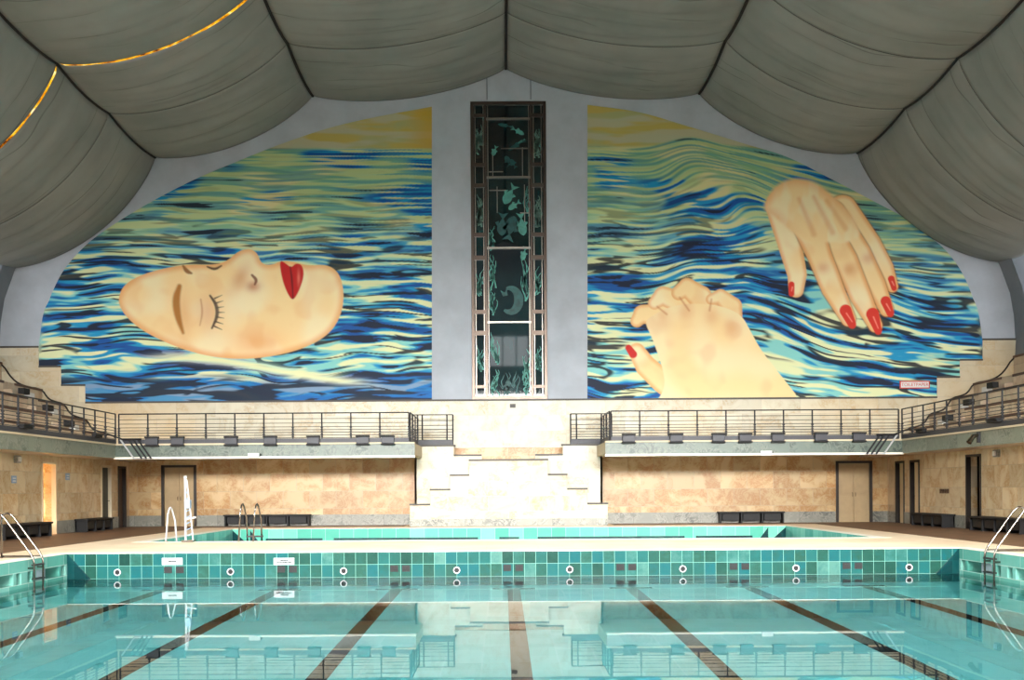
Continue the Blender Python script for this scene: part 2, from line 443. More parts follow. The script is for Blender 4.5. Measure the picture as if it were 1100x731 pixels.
# fittings in the end wall of the large pool
def ring(mb, cx, y, cz, r0, r1, n=16):
    vs = []; fs = []
    for k in range(n):
        a = 2 * math.pi * k / n
        for r, yy in ((r1, y), (r1, y - 0.02), (r0, y - 0.02), (r0, y)):
            vs.append((cx + r * math.cos(a), yy, cz + r * math.sin(a)))
    for k in range(n):
        k2 = (k + 1) % n
        for q in range(3): fs.append((k * 4 + q, k * 4 + q + 1, k2 * 4 + q + 1, k2 * 4 + q))
    return mb.add(vs, fs)
def disc(mb, cx, y, cz, r, n=16):
    return mb.add([(cx + r * math.cos(2 * math.pi * k / n), y, cz + r * math.sin(2 * math.pi * k / n)) for k in range(n)], [tuple(range(n))])
ORD = ['first', 'second', 'third', 'fourth', 'fifth', 'sixth', 'seventh', 'eighth', 'ninth', 'tenth', 'eleventh', 'twelfth']
for k in range(8):
    cx = (-3.5 + k) * 2.48; cz = -0.42
    r = thing('inlet_nozzle', f'round water inlet in the green pool end wall, {ORD[k]} of eight from the left', 'nozzle', (cx, PY1, cz), 'round inlets in the pool end wall')
    ring(MB(), cx, PY1, cz, 0.056, 0.076).build('rim', M['white_metal'], r, smooth=False)
    ring(disc(MB(), cx, PY1 - 0.005, cz, 0.055), cx, PY1 - 0.004, cz, 0.018, 0.03).build('nozzle', M['black'], r)
for k in range(7):
    cx = (-3 + k) * 2.48; cz = -0.375
    r = thing('outlet_grille', f'twin dark outlet grille in the green pool end wall, {ORD[k]} of seven from the left', 'grille', (cx, PY1, cz), 'twin outlets in the pool end wall')
    for s in (-1, 1):
        m2 = MB().box(cx + s * 0.13 - 0.085, cx + s * 0.13 + 0.085, PY1 - 0.012, PY1, cz - 0.07, cz + 0.07)
        m2.build('opening', M['black'], r)
        m3 = MB()
        for q in range(3): m3.box(cx + s * 0.13 - 0.085, cx + s * 0.13 + 0.085, PY1 - 0.02, PY1 - 0.01, cz - 0.06 + q * 0.04, cz - 0.045 + q * 0.04)
        m3.build('slat', M['black'], r)
for k, (px, nl, lab) in enumerate(((185, 1, 'small white notice on the pool end wall with one short line of lettering'), (305, 2, 'small white notice on the pool end wall with two lines of lettering'))):
    c = P(px, 603.5, PY1 - 0.01)
    r = thing('notice_plate', lab, 'sign', (c.x, PY1, c.z))
    MB().box(c.x - 0.225, c.x + 0.225, PY1 - 0.015, PY1, c.z - 0.075, c.z + 0.075).build('plate', M['notice'], r)
    random.seed(k)
    for ln in range(nl):
        m2 = MB()
        zz = c.z + (0.018 if nl == 2 else 0) - ln * 0.045; x = c.x - (0.08 if ln == 0 else 0.17)
        end = c.x + (0.08 if ln == 0 else 0.17)
        while x < end:
            w = random.uniform(0.012, 0.024); m2.box(x, x + w, PY1 - 0.019, PY1 - 0.014, zz - 0.017, zz + 0.017); x += w + 0.004
        m2.build('lettering', M['black'], r)

# ------------------------------------------------------------------ lower walls with doorways
def side_wall(s, name, mat, doors):
    mb = MB(); a, b = s * XW, s * (XW + 0.35); prev = YR
    for (y0, y1, h) in doors:
        mb.box(a, b, prev, y0, 0, 2.55); mb.box(a, b, y0, y1, h, 2.55); prev = y1
    mb.box(a, b, prev, YB, 0, 2.55)
    return struct(name, mb, mat)
DL = [(34.85, 35.95, 2.3), (40.0, 41.05, 2.3), (41.75, 42.6, 2.3)]
DR = [(34.6, 35.7, 2.35), (39.7, 40.6, 2.3), (41.2, 42.1, 2.3)]
wl = side_wall(-1, 'wall_left', M['onyx_yz'], DL)
wr = side_wall(1, 'wall_right', M['onyx_yz'], DR)
for s, nm, ds in ((-1, 'baseboard_left', DL), (1, 'baseboard_right', DR)):
    mb = MB(); prev = 37.0
    for (y0, y1, h) in ds[1:]:
        mb.box(s * (XW - 0.02), s * XW, prev, y0, 0, 0.42); prev = y1
    mb.box(s * (XW - 0.02), s * XW, prev, YB, 0, 0.42)
    prev = YR
    mb.box(s * (XW - 0.02), s * XW, ds[0][1], 37.0, 0, 0.42)
    struct(nm, mb, M['grey_base'])

# end wall: lower part with the two door openings, behind the balconies
DBL, DBR = (-13.3, -12.05), (12.65, 13.95)
mb = MB()
prev = -XW
for (x0, x1) in (DBL, DBR):
    mb.box(prev, x0, YB, YB + 0.4, 0, 2.95); mb.box(x0, x1, YB, YB + 0.4, 2.3, 2.95); prev = x1
mb.box(prev, XW, YB, YB + 0.4, 0, 2.95)
wb = struct('wall_back', mb, M['onyx_xz'], 'end wall clad in golden veined stone under the balcony')
mb = MB(); prev = -XW
for (x0, x1) in (DBL, DBR):
    mb.box(prev, x0 - 0.06, YB - 0.02, YB, 0, 0.42); prev = x1 + 0.06
mb.box(prev, XW, YB - 0.02, YB, 0, 0.42)
struct('baseboard_back', mb, M['grey_base'])

# end wall upper: grey plaster field, window opening and stone dado with stepped ends
WX0, WX1, WZ0, WZ1 = P(508, 429, YB).x, P(587.5, 429, YB).x, P(548, 428.5, YB).z, P(548, 110, YB).z
ZD = P(548, 431, YB).z     # top of the stone dado
mb = MB()
mb.box(-24, WX0, YB, YB + 0.4, 2.95, 24); mb.box(WX1, 24, YB, YB + 0.4, 2.95, 24)
mb.box(WX0, WX1, YB, YB + 0.4, WZ1, 24); mb.box(WX0, WX1, YB, YB + 0.4, 2.95, WZ0)
struct('wall_back_upper', mb, M['plaster'], 'grey plaster end wall around the murals', parent=wb)
def uz(px, py): q = P(px, py, YB); return q.x, q.z
s1l, s2l, s3l = P(92, 415, YB), P(66, 395, YB), P(42, 374, YB)
s1r, s2r, s3r = P(1006, 406.5, YB), P(1030.5, 388, YB), P(1055, 366, YB)
prof = [(-21.5, 2.95), (21.5, 2.95), (21.5, s3r.z), (s3r.x, s3r.z), (s3r.x, s2r.z), (s2r.x, s2r.z), (s2r.x, s1r.z), (s1r.x, s1r.z), (s1r.x, ZD),
        (s1l.x, ZD), (s1l.x, s1l.z), (s2l.x, s1l.z), (s2l.x, s2l.z), (s3l.x, s2l.z), (s3l.x, s3l.z), (-21.5, s3l.z)]
struct('stone_dado', MB().prism_xz(prof, YB - 0.05, YB), M['traver_back'], 'pale stone dado with stepped ends', parent=wb)
mb = MB()
for (x0, x1, z) in ((s1l.x, s1r.x, ZD), (s2l.x, s1l.x, s1l.z), (s3l.x, s2l.x, s2l.z), (-21.5, s3l.x, s3l.z), (s1r.x, s2r.x, s1r.z), (s2r.x, s3r.x, s2r.z), (s3r.x, 21.5, s3r.z)):
    mb.box(x0, x1, YB - 0.07, YB - 0.0, z, z + 0.07)
struct('trim_1', mb, M['dark_line'])
mb = MB().box(P(523, 90, YB).x - 0.02, P(523, 90, YB).x + 0.02, YB - 0.03, YB, WZ1 + 0.1, 19).box(P(570, 90, YB).x - 0.02, P(570, 90, YB).x + 0.02, YB - 0.03, YB, WZ1 + 0.1, 19)
struct('plaster_joint', mb, M['plaster_dark'], parent=wb)
mb = MB()
for s, x in ((-1, P(483, 300, YB).x), (1, P(612, 300, YB).x)):
    pass

# curved end strips of the vault and the outer walls behind the stands
VP_ = [(19.5, 6.2), (19.55, 7.0), (19.5, 7.9), (19.35, 8.8), (18.95, 9.9), (18.2, 11.4), (16.5, 13.8), (13.8, 16.2), (9.5, 18.4), (0.0, 19.8)]
mb = MB()
for s in (-1, 1):
    o = [(s * (x + 0.6), z + 0.4) for x, z in VP_]
    mb.prism_xz([(s * x, z) for x, z in VP_] + o[::-1], YB - 1.05, YB)
struct('trim_2', mb, M['plaster_dark'], 'dark grey arched rib against the end wall')
mb = MB().box(-24, -21.6, YR, YB, 0, 25).box(-21.6, -21.2, YR, YB, 0, 6.6).box(-21.6, -21.2, YR, YB, 10.6, 25)
for k in range(9): mb.box(-21.6, -21.2, YR + 2 + k * 6.6, YR + 2.7 + k * 6.6, 6.6, 10.6)
wol = struct('wall_left_outer', mb, M['plaster'], parent=wl)
mb = MB().box(24, 21.6, YR, YB, 0, 25).box(21.6, 21.2, YR, YB, 0, 6.6).box(21.6, 21.2, YR, YB, 10.6, 25)
for k in range(9): mb.box(21.6, 21.2, YR + 2 + k * 6.6, YR + 2.7 + k * 6.6, 6.6, 10.6)
wor = struct('wall_right_outer', mb, M['plaster'], parent=wr)
wn_ = 3
for s in (-1, 1):
    for k in range(8):
        y0 = YR + 2.7 + k * 6.6; y1 = min(y0 + 5.9, YB)
        r = struct('window_%d' % wn_, MB().box(s * 21.55, s * 21.5, y0, y1, 6.6, 10.6), M['sidepane'], 'tall daylit window behind the stands'); wn_ += 1
        mb = MB()
        for q in range(1, 4): mb.box(s * 21.5, s * 21.42, y0 + q * 1.47 - 0.04, y0 + q * 1.47 + 0.04, 6.6, 10.6)
        mb.box(s * 21.5, s * 21.42, y0, y1, 8.55, 8.65)
        mb.build('window_frame', M['iron'], r)
# wall behind the camera with its gable window
mb = MB().box(-24, 24, YR - 0.4, YR, 0, 12.2).box(-24, -1.4, YR - 0.4, YR, 12.2, 14.8).box(2.2, 24, YR - 0.4, YR, 12.2, 14.8).box(-24, 24, YR - 0.4, YR, 14.8, 24)
struct('wall_rear', mb, M['plaster'])
r = struct('window_2', MB().box(-1.4, 2.2, YR - 0.2, YR - 0.1, 12.2, 14.8), M['daypane'])
mb = MB()
for x in (-1.4, -0.2, 1.0, 2.1): mb.box(x, x + 0.1, YR - 0.1, YR, 12.2, 14.8)
mb.build('window_frame', M['iron'], r)
struct('ceiling_2', MB().box(-24, 24, YR, -5, 24.8, 25.1).box(-24, 24, 6, 13.5, 24.8, 25.1).box(-24, -13, -5, 6, 24.8, 25.1).box(13, 24, -5, 6, 24.8, 25.1), M['plaster_dark'])
r = struct('window_20', MB().box(-13, 13, -5, 6, 25.05, 25.1), M['sidepane'], 'wide added skylight over the pool, out of view')  # unseen glowing panes, added to go with the overhead fill lamp
mb = MB()
for q in range(14): mb.box(-13 + q * 2, -12.9 + q * 2, -5, 6, 24.9, 25.05)
mb.build('window_frame', M['iron'], r)

# ------------------------------------------------------------------ canvas ceiling
KN = [P(20, 289, YB), P(166, 165, YB), P(343, 105, YB), P(546, 73, YB), P(758, 97, YB), P(921, 167, YB), P(1083, 279, YB)]
half = [( (KN[i].x - KN[6 - i].x) / 2, (KN[i].z + KN[6 - i].z) / 2) for i in range(4)]
KN = [(x, z) for x, z in half[:3]] + [(0.0, half[3][1])] + [(-x, z) for x, z in half[2::-1]]
BAYS = [43.0, 37.9, 33.5, 28.6, 23.6, 18.5, 13.5]
ceil = struct_root('ceiling', (0, 0, 0), 'grey canvas hung in sagging panels under the vault')
rng = np.random.default_rng(5)
def seam_z(i, Y):
    for b in range(len(BAYS) - 1):
        y1, y0 = BAYS[b], BAYS[b + 1]
        if y0 <= Y <= y1:
            t = (Y - y0) / (y1 - y0); return -0.16 * 4 * t * (1 - t)
    return 0.0
def canvas_panel(i, b):
    (x0, z0), (x1, z1) = KN[i], KN[i + 1]
    y1, y0 = BAYS[b], BAYS[b + 1]
    gap = 0.0
    NS, NTt = 36, 28
    vs = []; fs = []
    nx, nz = (z1 - z0), -(x1 - x0)
    L = math.hypot(nx, nz); nx /= L; nz /= L
    if nz > 0: nx, nz = -nx, -nz
    sag = (0.95, 0.72, 0.62, 0.62, 0.72, 0.95)[i]
    ph = rng.uniform(0, 6.28, 6)
    # where the edge of this bay has slipped the amber glow strip shows through the slit
    slip = 0.34 if (i in (0, 1) and b == 1) else (0.0)
    for a in range(NTt + 1):
        t = a / NTt
        for c in range(NS + 1):
            s_ = c / NS
            e = (4 * s_ * (1 - s_)) ** 0.85
            cable = seam_z(i, y0 + (y1 - y0) * t)
            dep = 4 * t * (1 - t)
            wr_ = 0.05 * math.sin(6 * s_ + ph[0] + 5 * t) * math.sin(9 * t + ph[1]) * e
            # radial folds running from the knots
            wr_ += 0.035 * math.sin(26 * t + 3.0 * s_ + ph[2]) * (e ** 0.5) * (0.4 + 0.6 * math.sin(2 * s_ + ph[3]) ** 2)
            wr_ += 0.02 * math.sin(47 * t - 4 * s_ + ph[4]) * e
            wr_ *= min(1.0, 5 * t, 5 * (1 - t))
            sg = sag * e * (1 + 0.05 * dep) + wr_
            yy = y0 + (y1 - y0) * t
            if slip and a == 0: yy += slip * (0.35 + 0.65 * abs(math.sin(7 * s_ + 1 + i))) * (e ** 0.3)
            vs.append((x0 + (x1 - x0) * s_ + nx * sg, yy, z0 + (z1 - z0) * s_ + nz * sg + cable * (1 - 0.5 * e)))
    for a in range(NTt):
        for c in range(NS):
            q = a * (NS + 1) + c
            fs.append((q, q + 1, q + NS + 2, q + NS + 1))
    m2 = MB().add(vs, fs)
    o = m2.build('canvas_panel', M['canvas'], ceil, smooth=True)
    sol = o.modifiers.new('cloth', 'SOLIDIFY'); sol.thickness = 0.02
    return [vs[c] for c in range(NS + 1)]
for i in range(6):
    for b in range(len(BAYS) - 1):
        e = canvas_panel(i, b)
        if b < 4:
            # the bound edge between two bays
            k = 0.02
            if not (b == 1 and i in (0, 1)):
                MB().tube([(x, y, z - 0.01) for x, y, z in e], k, 6).build('edge_cord', M['cord'], ceil)
for i in range(1, 6):
    x, z = KN[i]
    pts = [(x, Y, z + seam_z(i, Y) - 0.03) for Y in np.linspace(43, 13.5, 100)]
    MB().tube(pts, 0.06, 6).build('seam_cord', M['cord'], ceil)
# glowing amber strips imitating sunlight that leaks through the slits
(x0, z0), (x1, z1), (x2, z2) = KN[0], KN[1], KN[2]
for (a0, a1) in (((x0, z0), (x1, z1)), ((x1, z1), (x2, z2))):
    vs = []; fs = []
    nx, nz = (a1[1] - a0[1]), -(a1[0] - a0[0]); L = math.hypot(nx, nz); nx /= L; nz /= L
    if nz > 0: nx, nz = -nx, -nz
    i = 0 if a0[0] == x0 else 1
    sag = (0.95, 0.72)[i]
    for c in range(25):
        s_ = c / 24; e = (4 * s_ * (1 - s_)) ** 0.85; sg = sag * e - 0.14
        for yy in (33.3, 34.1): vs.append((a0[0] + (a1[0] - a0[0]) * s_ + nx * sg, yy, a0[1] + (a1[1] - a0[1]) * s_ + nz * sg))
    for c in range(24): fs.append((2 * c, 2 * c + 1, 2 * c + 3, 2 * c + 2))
    MB().add(vs, fs).build('sun_glow_strip', M['amber'], ceil)

# ------------------------------------------------------------------ stands
TX = [13.5, 15.45, 16.2, 17.05, 17.9, 19.45, 21.3]
TZ = [2.97, 3.57, 4.12, 4.72, 5.3, 6.34]
AY0, AY1 = 39.6, 40.5
for s in (-1, 1):
    r = struct('stand_left' if s < 0 else 'stand_right', MB().box(0, 0, 0, 0, 0, 0), None) if False else None
    prof = [(XW * s, 2.55), (s * 21.3, 2.55)]
    prof = [(s * (XW + 0.35), 2.5)]
    prof = []
    pts = []
    for k in range(6):
        pts.append((s * TX[k], TZ[k])); pts.append((s * TX[k + 1], TZ[k]))
    poly = pts + [(s * 21.3, 2.5), (s * 13.5, 2.5)]
    mb = MB().prism_xz([(s * x, z) if False else (x, z) for x, z in poly], YR, YB - 0.06)
    st = mb.build('seating_stand', M['traver_yz'])
    st['kind'] = 'structure'; st['label'] = 'stepped stone seating stand on the %s side' % ('left' if s < 0 else 'right')
    mb = MB()
    for k in range(1, 6):
        for (y0, y1) in ((YR, AY0), (AY1, YB - 0.07)):
            if k == 5 and y1 > 42: pass
            mb.box(s * (TX[k] - 0.035), s * (TX[k] + 0.12), y0, y1, TZ[k] - 0.07, TZ[k] + 0.015)
    mb.build('tread_capping', M['brown_cap'], st)
    mb = MB()
    for k in range(0, 5):
        mb.box(s * (TX[k + 1] - 0.32), s * TX[k + 1], AY0, AY1, TZ[k], TZ[k] + (TZ[k + 1] - TZ[k]) / 2)
    mb.build('aisle_step', M['traver_yz'], st)
    # fascia and its pale edge
    MB().box(s * 13.46, s * 13.52, YR, 38.2, 2.5, 2.93).build('fascia', M['green_y'], st)
    MB().box(s * 13.42, s * 13.8, YR, 38.2, 2.93, 2.985).build('edge_capping', M['soffit'], st)
    # dark curved handrail fixed on the end wall, following the tiers
    pts = []
    base = [(TX[k], TZ[k]) for k in range(1, 6)]
    path = [(13.75, 3.02)] 
    for k in range(1, 6):
        x, z = TX[k], TZ[k]; xp, zp = path[-1]
        if k == 1: path += [(14.6, 3.28)]
        else: path += [(xp + (x - xp) * 0.42, zp + 0.08), (xp + (x - xp) * 0.74, zp + (z - zp) * 0.36)]
        path += [(x, z + 0.03)]
    path += [(20.4, 6.5), (21.2, 6.5)]
    # smooth
    q = path
    for _ in range(2):
        nq = [q[0]]
        for a, b in zip(q[:-1], q[1:]):
            nq += [(a[0] * .75 + b[0] * .25, a[1] * .75 + b[1] * .25), (a[0] * .25 + b[0] * .75, a[1] * .25 + b[1] * .75)]
        nq.append(q[-1]); q = nq
    h = MB().tube([(s * x, YB - 0.09, z) for x, z in q], 0.032, 8).build('wall_handrail', M['door_frame'], smooth=True)
    tag(h, 'dark wavy handrail on the end wall following the %s stand' % ('left' if s < 0 else 'right'), 'handrail')

# ------------------------------------------------------------------ end balconies
BY0 = 38.2
for s in (-1, 1):
    xi, xo = 3.3 if s > 0 else 3.22, 13.5
    st = struct('end_balcony', MB().box(s * xi, s * (XW - 0.0), BY0 + 0.04, YB - 0.05, 2.55, 2.95), M['soffit'], 'balcony slab across the %s half of the end wall' % ('left' if s < 0 else 'right'))
    MB().box(s * xi, s * xo, BY0, BY0 + 0.05, 2.53, 2.93).build('fascia', M['green_x'], st)
    MB().box(s * xi, s * xo, BY0 - 0.05, BY0 + 0.3, 2.93, 2.985).build('edge_capping', M['soffit'], st)
    MB().box(s * xi, s * xo, BY0 - 0.04, BY0 + 0.25, 2.46, 2.53).build('lower_moulding', M['coping'], st)

def railing(name, label, a, b, n, z0, hgt=1.02, cat='railing', group='balcony railings', kick=True):
    a, b = Vector(a), Vector(b); d = b - a; L = d.length; u = d.normalized(); w = Vector((-u.y, u.x, 0))
    r = thing(name, label, cat, (a.x, a.y, z0), group)
    for k in range(n + 1):
        p = a + d * k / n
        m2 = MB().tube([(p.x, p.y, z0 + 0.02), (p.x, p.y, z0 + hgt)], 0.026, 6)
        m2.build('post', M['iron'], r)
        m3 = MB()
        for q in range(5):
            zz = z0 + 0.2 + q * 0.075
            m3.box(p.x - 0.035, p.x + 0.035, p.y - 0.05, p.y + 0.035, zz, zz + 0.04)
        m3.build('clamp', M['iron'], r)
    for k in range(8):
        zz = z0 + hgt - (0.0, 0.19, 0.335, 0.46, 0.56, 0.65, 0.74, 0.83)[k] * hgt
        rr = 0.022 if k == 0 else 0.011
        MB().tube([(a.x, a.y, zz), (b.x, b.y, zz)], rr, 6).build('rail', M['iron'], r)
    if kick:
        m2 = MB(); e = w * 0.03
        vs = []
        for q in (a - e, b - e, b + e, a + e): vs += [(q.x, q.y, z0 + 0.0), (q.x, q.y, z0 + 0.15)]
        m2.add(vs, [(0, 2, 3, 1), (2, 4, 5, 3), (4, 6, 7, 5), (6, 0, 1, 7), (1, 3, 5, 7), (0, 6, 4, 2)])
        m2.build('kick_plate', M['kick'], r)
    return r
Z0 = 2.985
railing('railing', 'long dark railing along the front of the left end balcony', (-13.35, BY0 + 0.05, 0), (-3.42, BY0 + 0.05, 0), 10, Z0)
railing('railing', 'long dark railing along the front of the right end balcony', (3.5, BY0 + 0.05, 0), (13.35, BY0 + 0.05, 0), 10, Z0)
railing('railing', 'short railing turning back beside the gap, left end balcony', (-3.38, BY0 + 0.16, 0), (-3.38, 41.6, 0), 3, Z0)
railing('railing', 'short railing turning back beside the gap, right end balcony', (3.46, BY0 + 0.16, 0), (3.46, 41.6, 0), 3, Z0)
Z1 = P(500, 478.5, 41.75).z
xL0, xL1 = P(443, 470, 41.7).x, P(486.5, 470, 41.7).x
xR0, xR1 = P(613, 470, 41.7).x, P(657, 470, 41.7).x
def short_rail(label, x0, x1, posts):
    r = thing('stair_railing', label, 'railing', (x0, 41.72, Z1), 'stair head railings')
    for px_ in posts: MB().tube([(px_, 41.72, Z1), (px_, 41.72, Z1 + 1.14)], 0.03, 6).build('post', M['iron'], r)
    for k in range(8):
        zz = Z1 + 1.14 - (0.0, 0.2, 0.36, 0.5, 0.6, 0.7, 0.78, 0.86)[k] * 1.1
        MB().tube([(x0, 41.72, zz), (x1, 41.72, zz)], 0.02 if k == 0 else 0.012, 6).build('rail', M['iron'], r)
    MB().box(x0, x1, 41.68, 41.76, Z1 + 0.02, Z1 + 0.19).build('kick_plate', M['kick'], r)
short_rail('short dark railing at the head of the left stair flight', xL0, xL1, (xL0, xL0 + 0.2, xL0 + 0.37, xL1 - 0.22, xL1))
short_rail('short dark railing at the head of the right stair flight', xR0, xR1, (xR0, xR0 + 0.22, xR1 - 0.37, xR1 - 0.2, xR1))
# corner pieces where the end railing meets the side railing
railing('railing', 'long dark railing in front of the left seating stand', (-13.45, 20.0, 0), (-13.45, BY0, 0), 19, Z0)
railing('railing', 'long dark railing in front of the right seating stand', (13.45, 20.0, 0), (13.45, BY0, 0), 19, Z0)

# ------------------------------------------------------------------ central stepped stair walls
def q29(px, py, Y): p = P(px, py, Y); return p.x, p.z
Yf = 41.0
steps = [(440.5, 541.5), (461.5, 525.5), (483.5, 510), (505.5, 494)]
xs = [abs(q29(px, 0, Yf)[0] - 0) for px, _ in steps]; zs = [q29(550, py, Yf)[1] for _, py in steps]
xs = [3.63, 2.88, 2.14, 1.44]
poly = [(-xs[0], 0.27)]
for k in range(4):
    poly += [(-xs[k], zs[k])]
    if k < 3: poly += [(-xs[k + 1], zs[k])]
right = [(-x, z) for x, z in poly[::-1]]
poly = poly + right
pw = struct('stair_wall', MB().prism_xz(poly, Yf, Yf + 0.35), M['traver_xz'], 'pale stepped stone wall in front of the central stairs')
MB().box(-xs[0], xs[0], Yf - 0.02, Yf + 0.35, 0, 0.27).build('plinth', M['grey_base'], pw)
mb = MB()
for k in range(4):
    for s in (-1, 1):
        xe = xs[k + 1] if k < 3 else 0.0
        mb.box(s * (xs[k] + 0.02), s * xe, Yf - 0.03, Yf + 0.4, zs[k] - 0.045, zs[k] + 0.02)
mb.build('step_capping', M['dark_line'], pw)
# second stepped wall behind
zt, zt2 = P(470, 479.5, 41.65).z, P(500, 489.5, 41.65).z
pa = [(-3.5, 0), (-3.5, zt), (-2.03, zt), (-2.03, zt2), (-1.0, zt2), (-1.0, 1.5), (1.0, 1.5), (1.0, zt2), (2.03, zt2), (2.03, zt), (3.5, zt), (3.5, 0)]
bw = struct('stair_core', MB().prism_xz(pa, 41.62, 42.0), M['traver_back'], 'stone wall at the stair heads')
mb = MB()
for s in (-1, 1):
    mb.box(s * 3.42, s * 1.98, 41.58, 42.02, zt - 0.02, zt + 0.045); mb.box(s * 2.03, s * 1.0, 41.58, 42.02, zt2 - 0.03, zt2 + 0.035)
mb.build('step_capping', M['dark_line'], bw)
for s in (-1, 1):        # flights rising behind the wall
    mb = MB()
    for k in range(9):
        mb.box(s * (1.0 + 0.27 * k), s * (1.27 + 0.27 * k), 42.0, YB - 0.06, 0, 1.3 + 0.185 * k)
    mb.box(s * 3.42, s * 3.5, 41.62, YB - 0.05, 0, zt)
    mb.build('stair_flight', M['traver_back'], bw)
MB().box(-0.999, 0.999, 42.0, YB - 0.06, 0, 1.2).build('landing', M['traver_back'], bw)
mbx = MB().box(P(548, 0, YB).x - 0.11, P(548, 0, YB).x + 0.11, YB - 0.12, YB - 0.05, P(548, 438.5, YB).z, P(548, 434.5, YB).z)
tag(mbx.build('sensor_box', M['dark_line']), 'tiny dark box on the stone dado under the tall window', 'sensor')

# ------------------------------------------------------------------ doors
def recess_box(s, y0, y1, h, mat, depth=1.6, parent=None):
    a, b = XW + 0.35, XW + 0.35 + depth
    m2 = MB().box(s * b, s * (b + 0.1), y0 - 0.8, y1 + 0.8, 0, h + 0.2).box(s * a, s * b, y0 - 0.9, y0 - 0.8, 0, h + 0.2).box(s * a, s * b, y1 + 0.8, y1 + 0.9, 0, h + 0.2)
    m2.box(s * a, s * b, y0 - 0.8, y1 + 0.8, h + 0.1, h + 0.2).box(s * a, s * b, y0 - 0.8, y1 + 0.8, -0.1, 0)
    return m2.build('lobby', mat, parent)
def frame_yz(s, y0, y1, h, mat, parent, t=0.07, dpt=0.12):
    m2 = MB()
    for (a, b, c, d) in ((y0 - 0.01, y0 + t, 0, h), (y1 - t, y1 + 0.01, 0, h), (y0 - 0.01, y1 + 0.01, h - t, h + 0.01)):
        m2.box(s * (XW - 0.03), s * (XW + dpt), a, b, c, d)
    return m2.build('door_frame', mat, parent)
# back doors
dn = 1
for (x0, x1), lab in ((DBL, 'left'), (DBR, 'right')):
    xm = (x0 + x1) / 2
    r = struct_root('door_%d' % dn, (xm, YB, 0), 'beige double door in a dark frame at the %s end of the end wall' % lab); dn += 1
    m2 = MB().box(x0 - 0.05, x0 + 0.05, YB - 0.06, YB + 0.1, 0, 2.36).box(x1 - 0.05, x1 + 0.05, YB - 0.06, YB + 0.1, 0, 2.36).box(x0 - 0.05, x1 + 0.05, YB - 0.06, YB + 0.1, 2.27, 2.36)
    m2.build('door_frame', M['door_frame'], r)
    for q, (a, b) in enumerate(((x0 + 0.05, xm - 0.005), (xm + 0.005, x1 - 0.05))):
        lf = MB().box(a, b, YB + 0.04, YB + 0.09, 0.0, 2.27).build('door_leaf', M['door_leaf'], r, bevel=0.01)
        m2 = MB()
        for (z0, z1) in ((0.15, 1.0), (1.1, 2.15)): m2.box(a + 0.08, b - 0.08, YB + 0.03, YB + 0.045, z0, z1)
        m2.build('door_panel', M['door_leaf'], lf, bevel=0.008)
        hx = b - 0.05 if q == 0 else a + 0.05
        MB().tube([(hx, YB + 0.0, 1.0), (hx, YB - 0.02, 1.02), (hx, YB - 0.02, 1.12), (hx, YB + 0.0, 1.14)], 0.012, 6).build('door_handle', M['steel'], lf)
# side doorways
specs = [(-1, DL[0], 'open', 'open doorway to a sunlit passage in the left wall'), (-1, DL[1], 'green', 'dark green door in the left wall'), (-1, DL[2], 'brown', 'dark brown door in the left wall corner'),
         (1, DR[0], 'dark', 'dark open doorway in the right wall'), (1, DR[1], 'pale', 'half open pale door in the right wall'), (1, DR[2], 'pale', 'pale door in the right wall corner')]
for s, (y0, y1, h), kind, lab in specs:
    r = struct_root('door_%d' % dn, (s * XW, (y0 + y1) / 2, 0), lab); dn += 1
    if kind == 'open':
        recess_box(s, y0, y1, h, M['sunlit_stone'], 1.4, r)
        frame_yz(s, y0, y1, h, M['cream'], r, 0.05)
    elif kind == 'dark':
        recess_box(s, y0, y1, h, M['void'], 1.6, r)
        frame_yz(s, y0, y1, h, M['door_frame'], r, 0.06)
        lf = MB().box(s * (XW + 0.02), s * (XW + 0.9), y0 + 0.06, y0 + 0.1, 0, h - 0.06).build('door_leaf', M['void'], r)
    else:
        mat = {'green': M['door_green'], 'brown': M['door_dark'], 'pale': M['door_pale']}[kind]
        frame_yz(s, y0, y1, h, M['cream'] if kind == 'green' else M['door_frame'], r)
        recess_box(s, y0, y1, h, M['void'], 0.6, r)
        e = (y0 + 0.07, y1 - 0.07) if kind != 'pale' else (y0 + 0.07, y0 + 0.62)
        x = XW + (0.10 if kind != 'pale' else 0.05)
        lf = MB().box(s * x, s * (x + 0.05), e[0], e[1], 0.0, h - 0.07).build('door_leaf', mat, r, bevel=0.008)
        m2 = MB().box(s * (x - 0.012), s * x, e[0] + 0.1, e[1] - 0.1, 0.15, 1.0).box(s * (x - 0.012), s * x, e[0] + 0.1, e[1] - 0.1, 1.12, h - 0.22)
        m2.build('door_panel', mat, lf)
        MB().tube([(s * (x - 0.01), e[1] - 0.06, 1.02), (s * (x - 0.07), e[1] - 0.06, 1.02), (s * (x - 0.07), e[1] - 0.17, 1.02)], 0.011, 6).build('door_handle', M['black'], lf)
area('passage_daylight', (-15.5, 35.4, 2.1), (-16.2, 35.3, 0.8), 0.6, 0.3, 90, (1.0, 0.9, 0.72), 140)

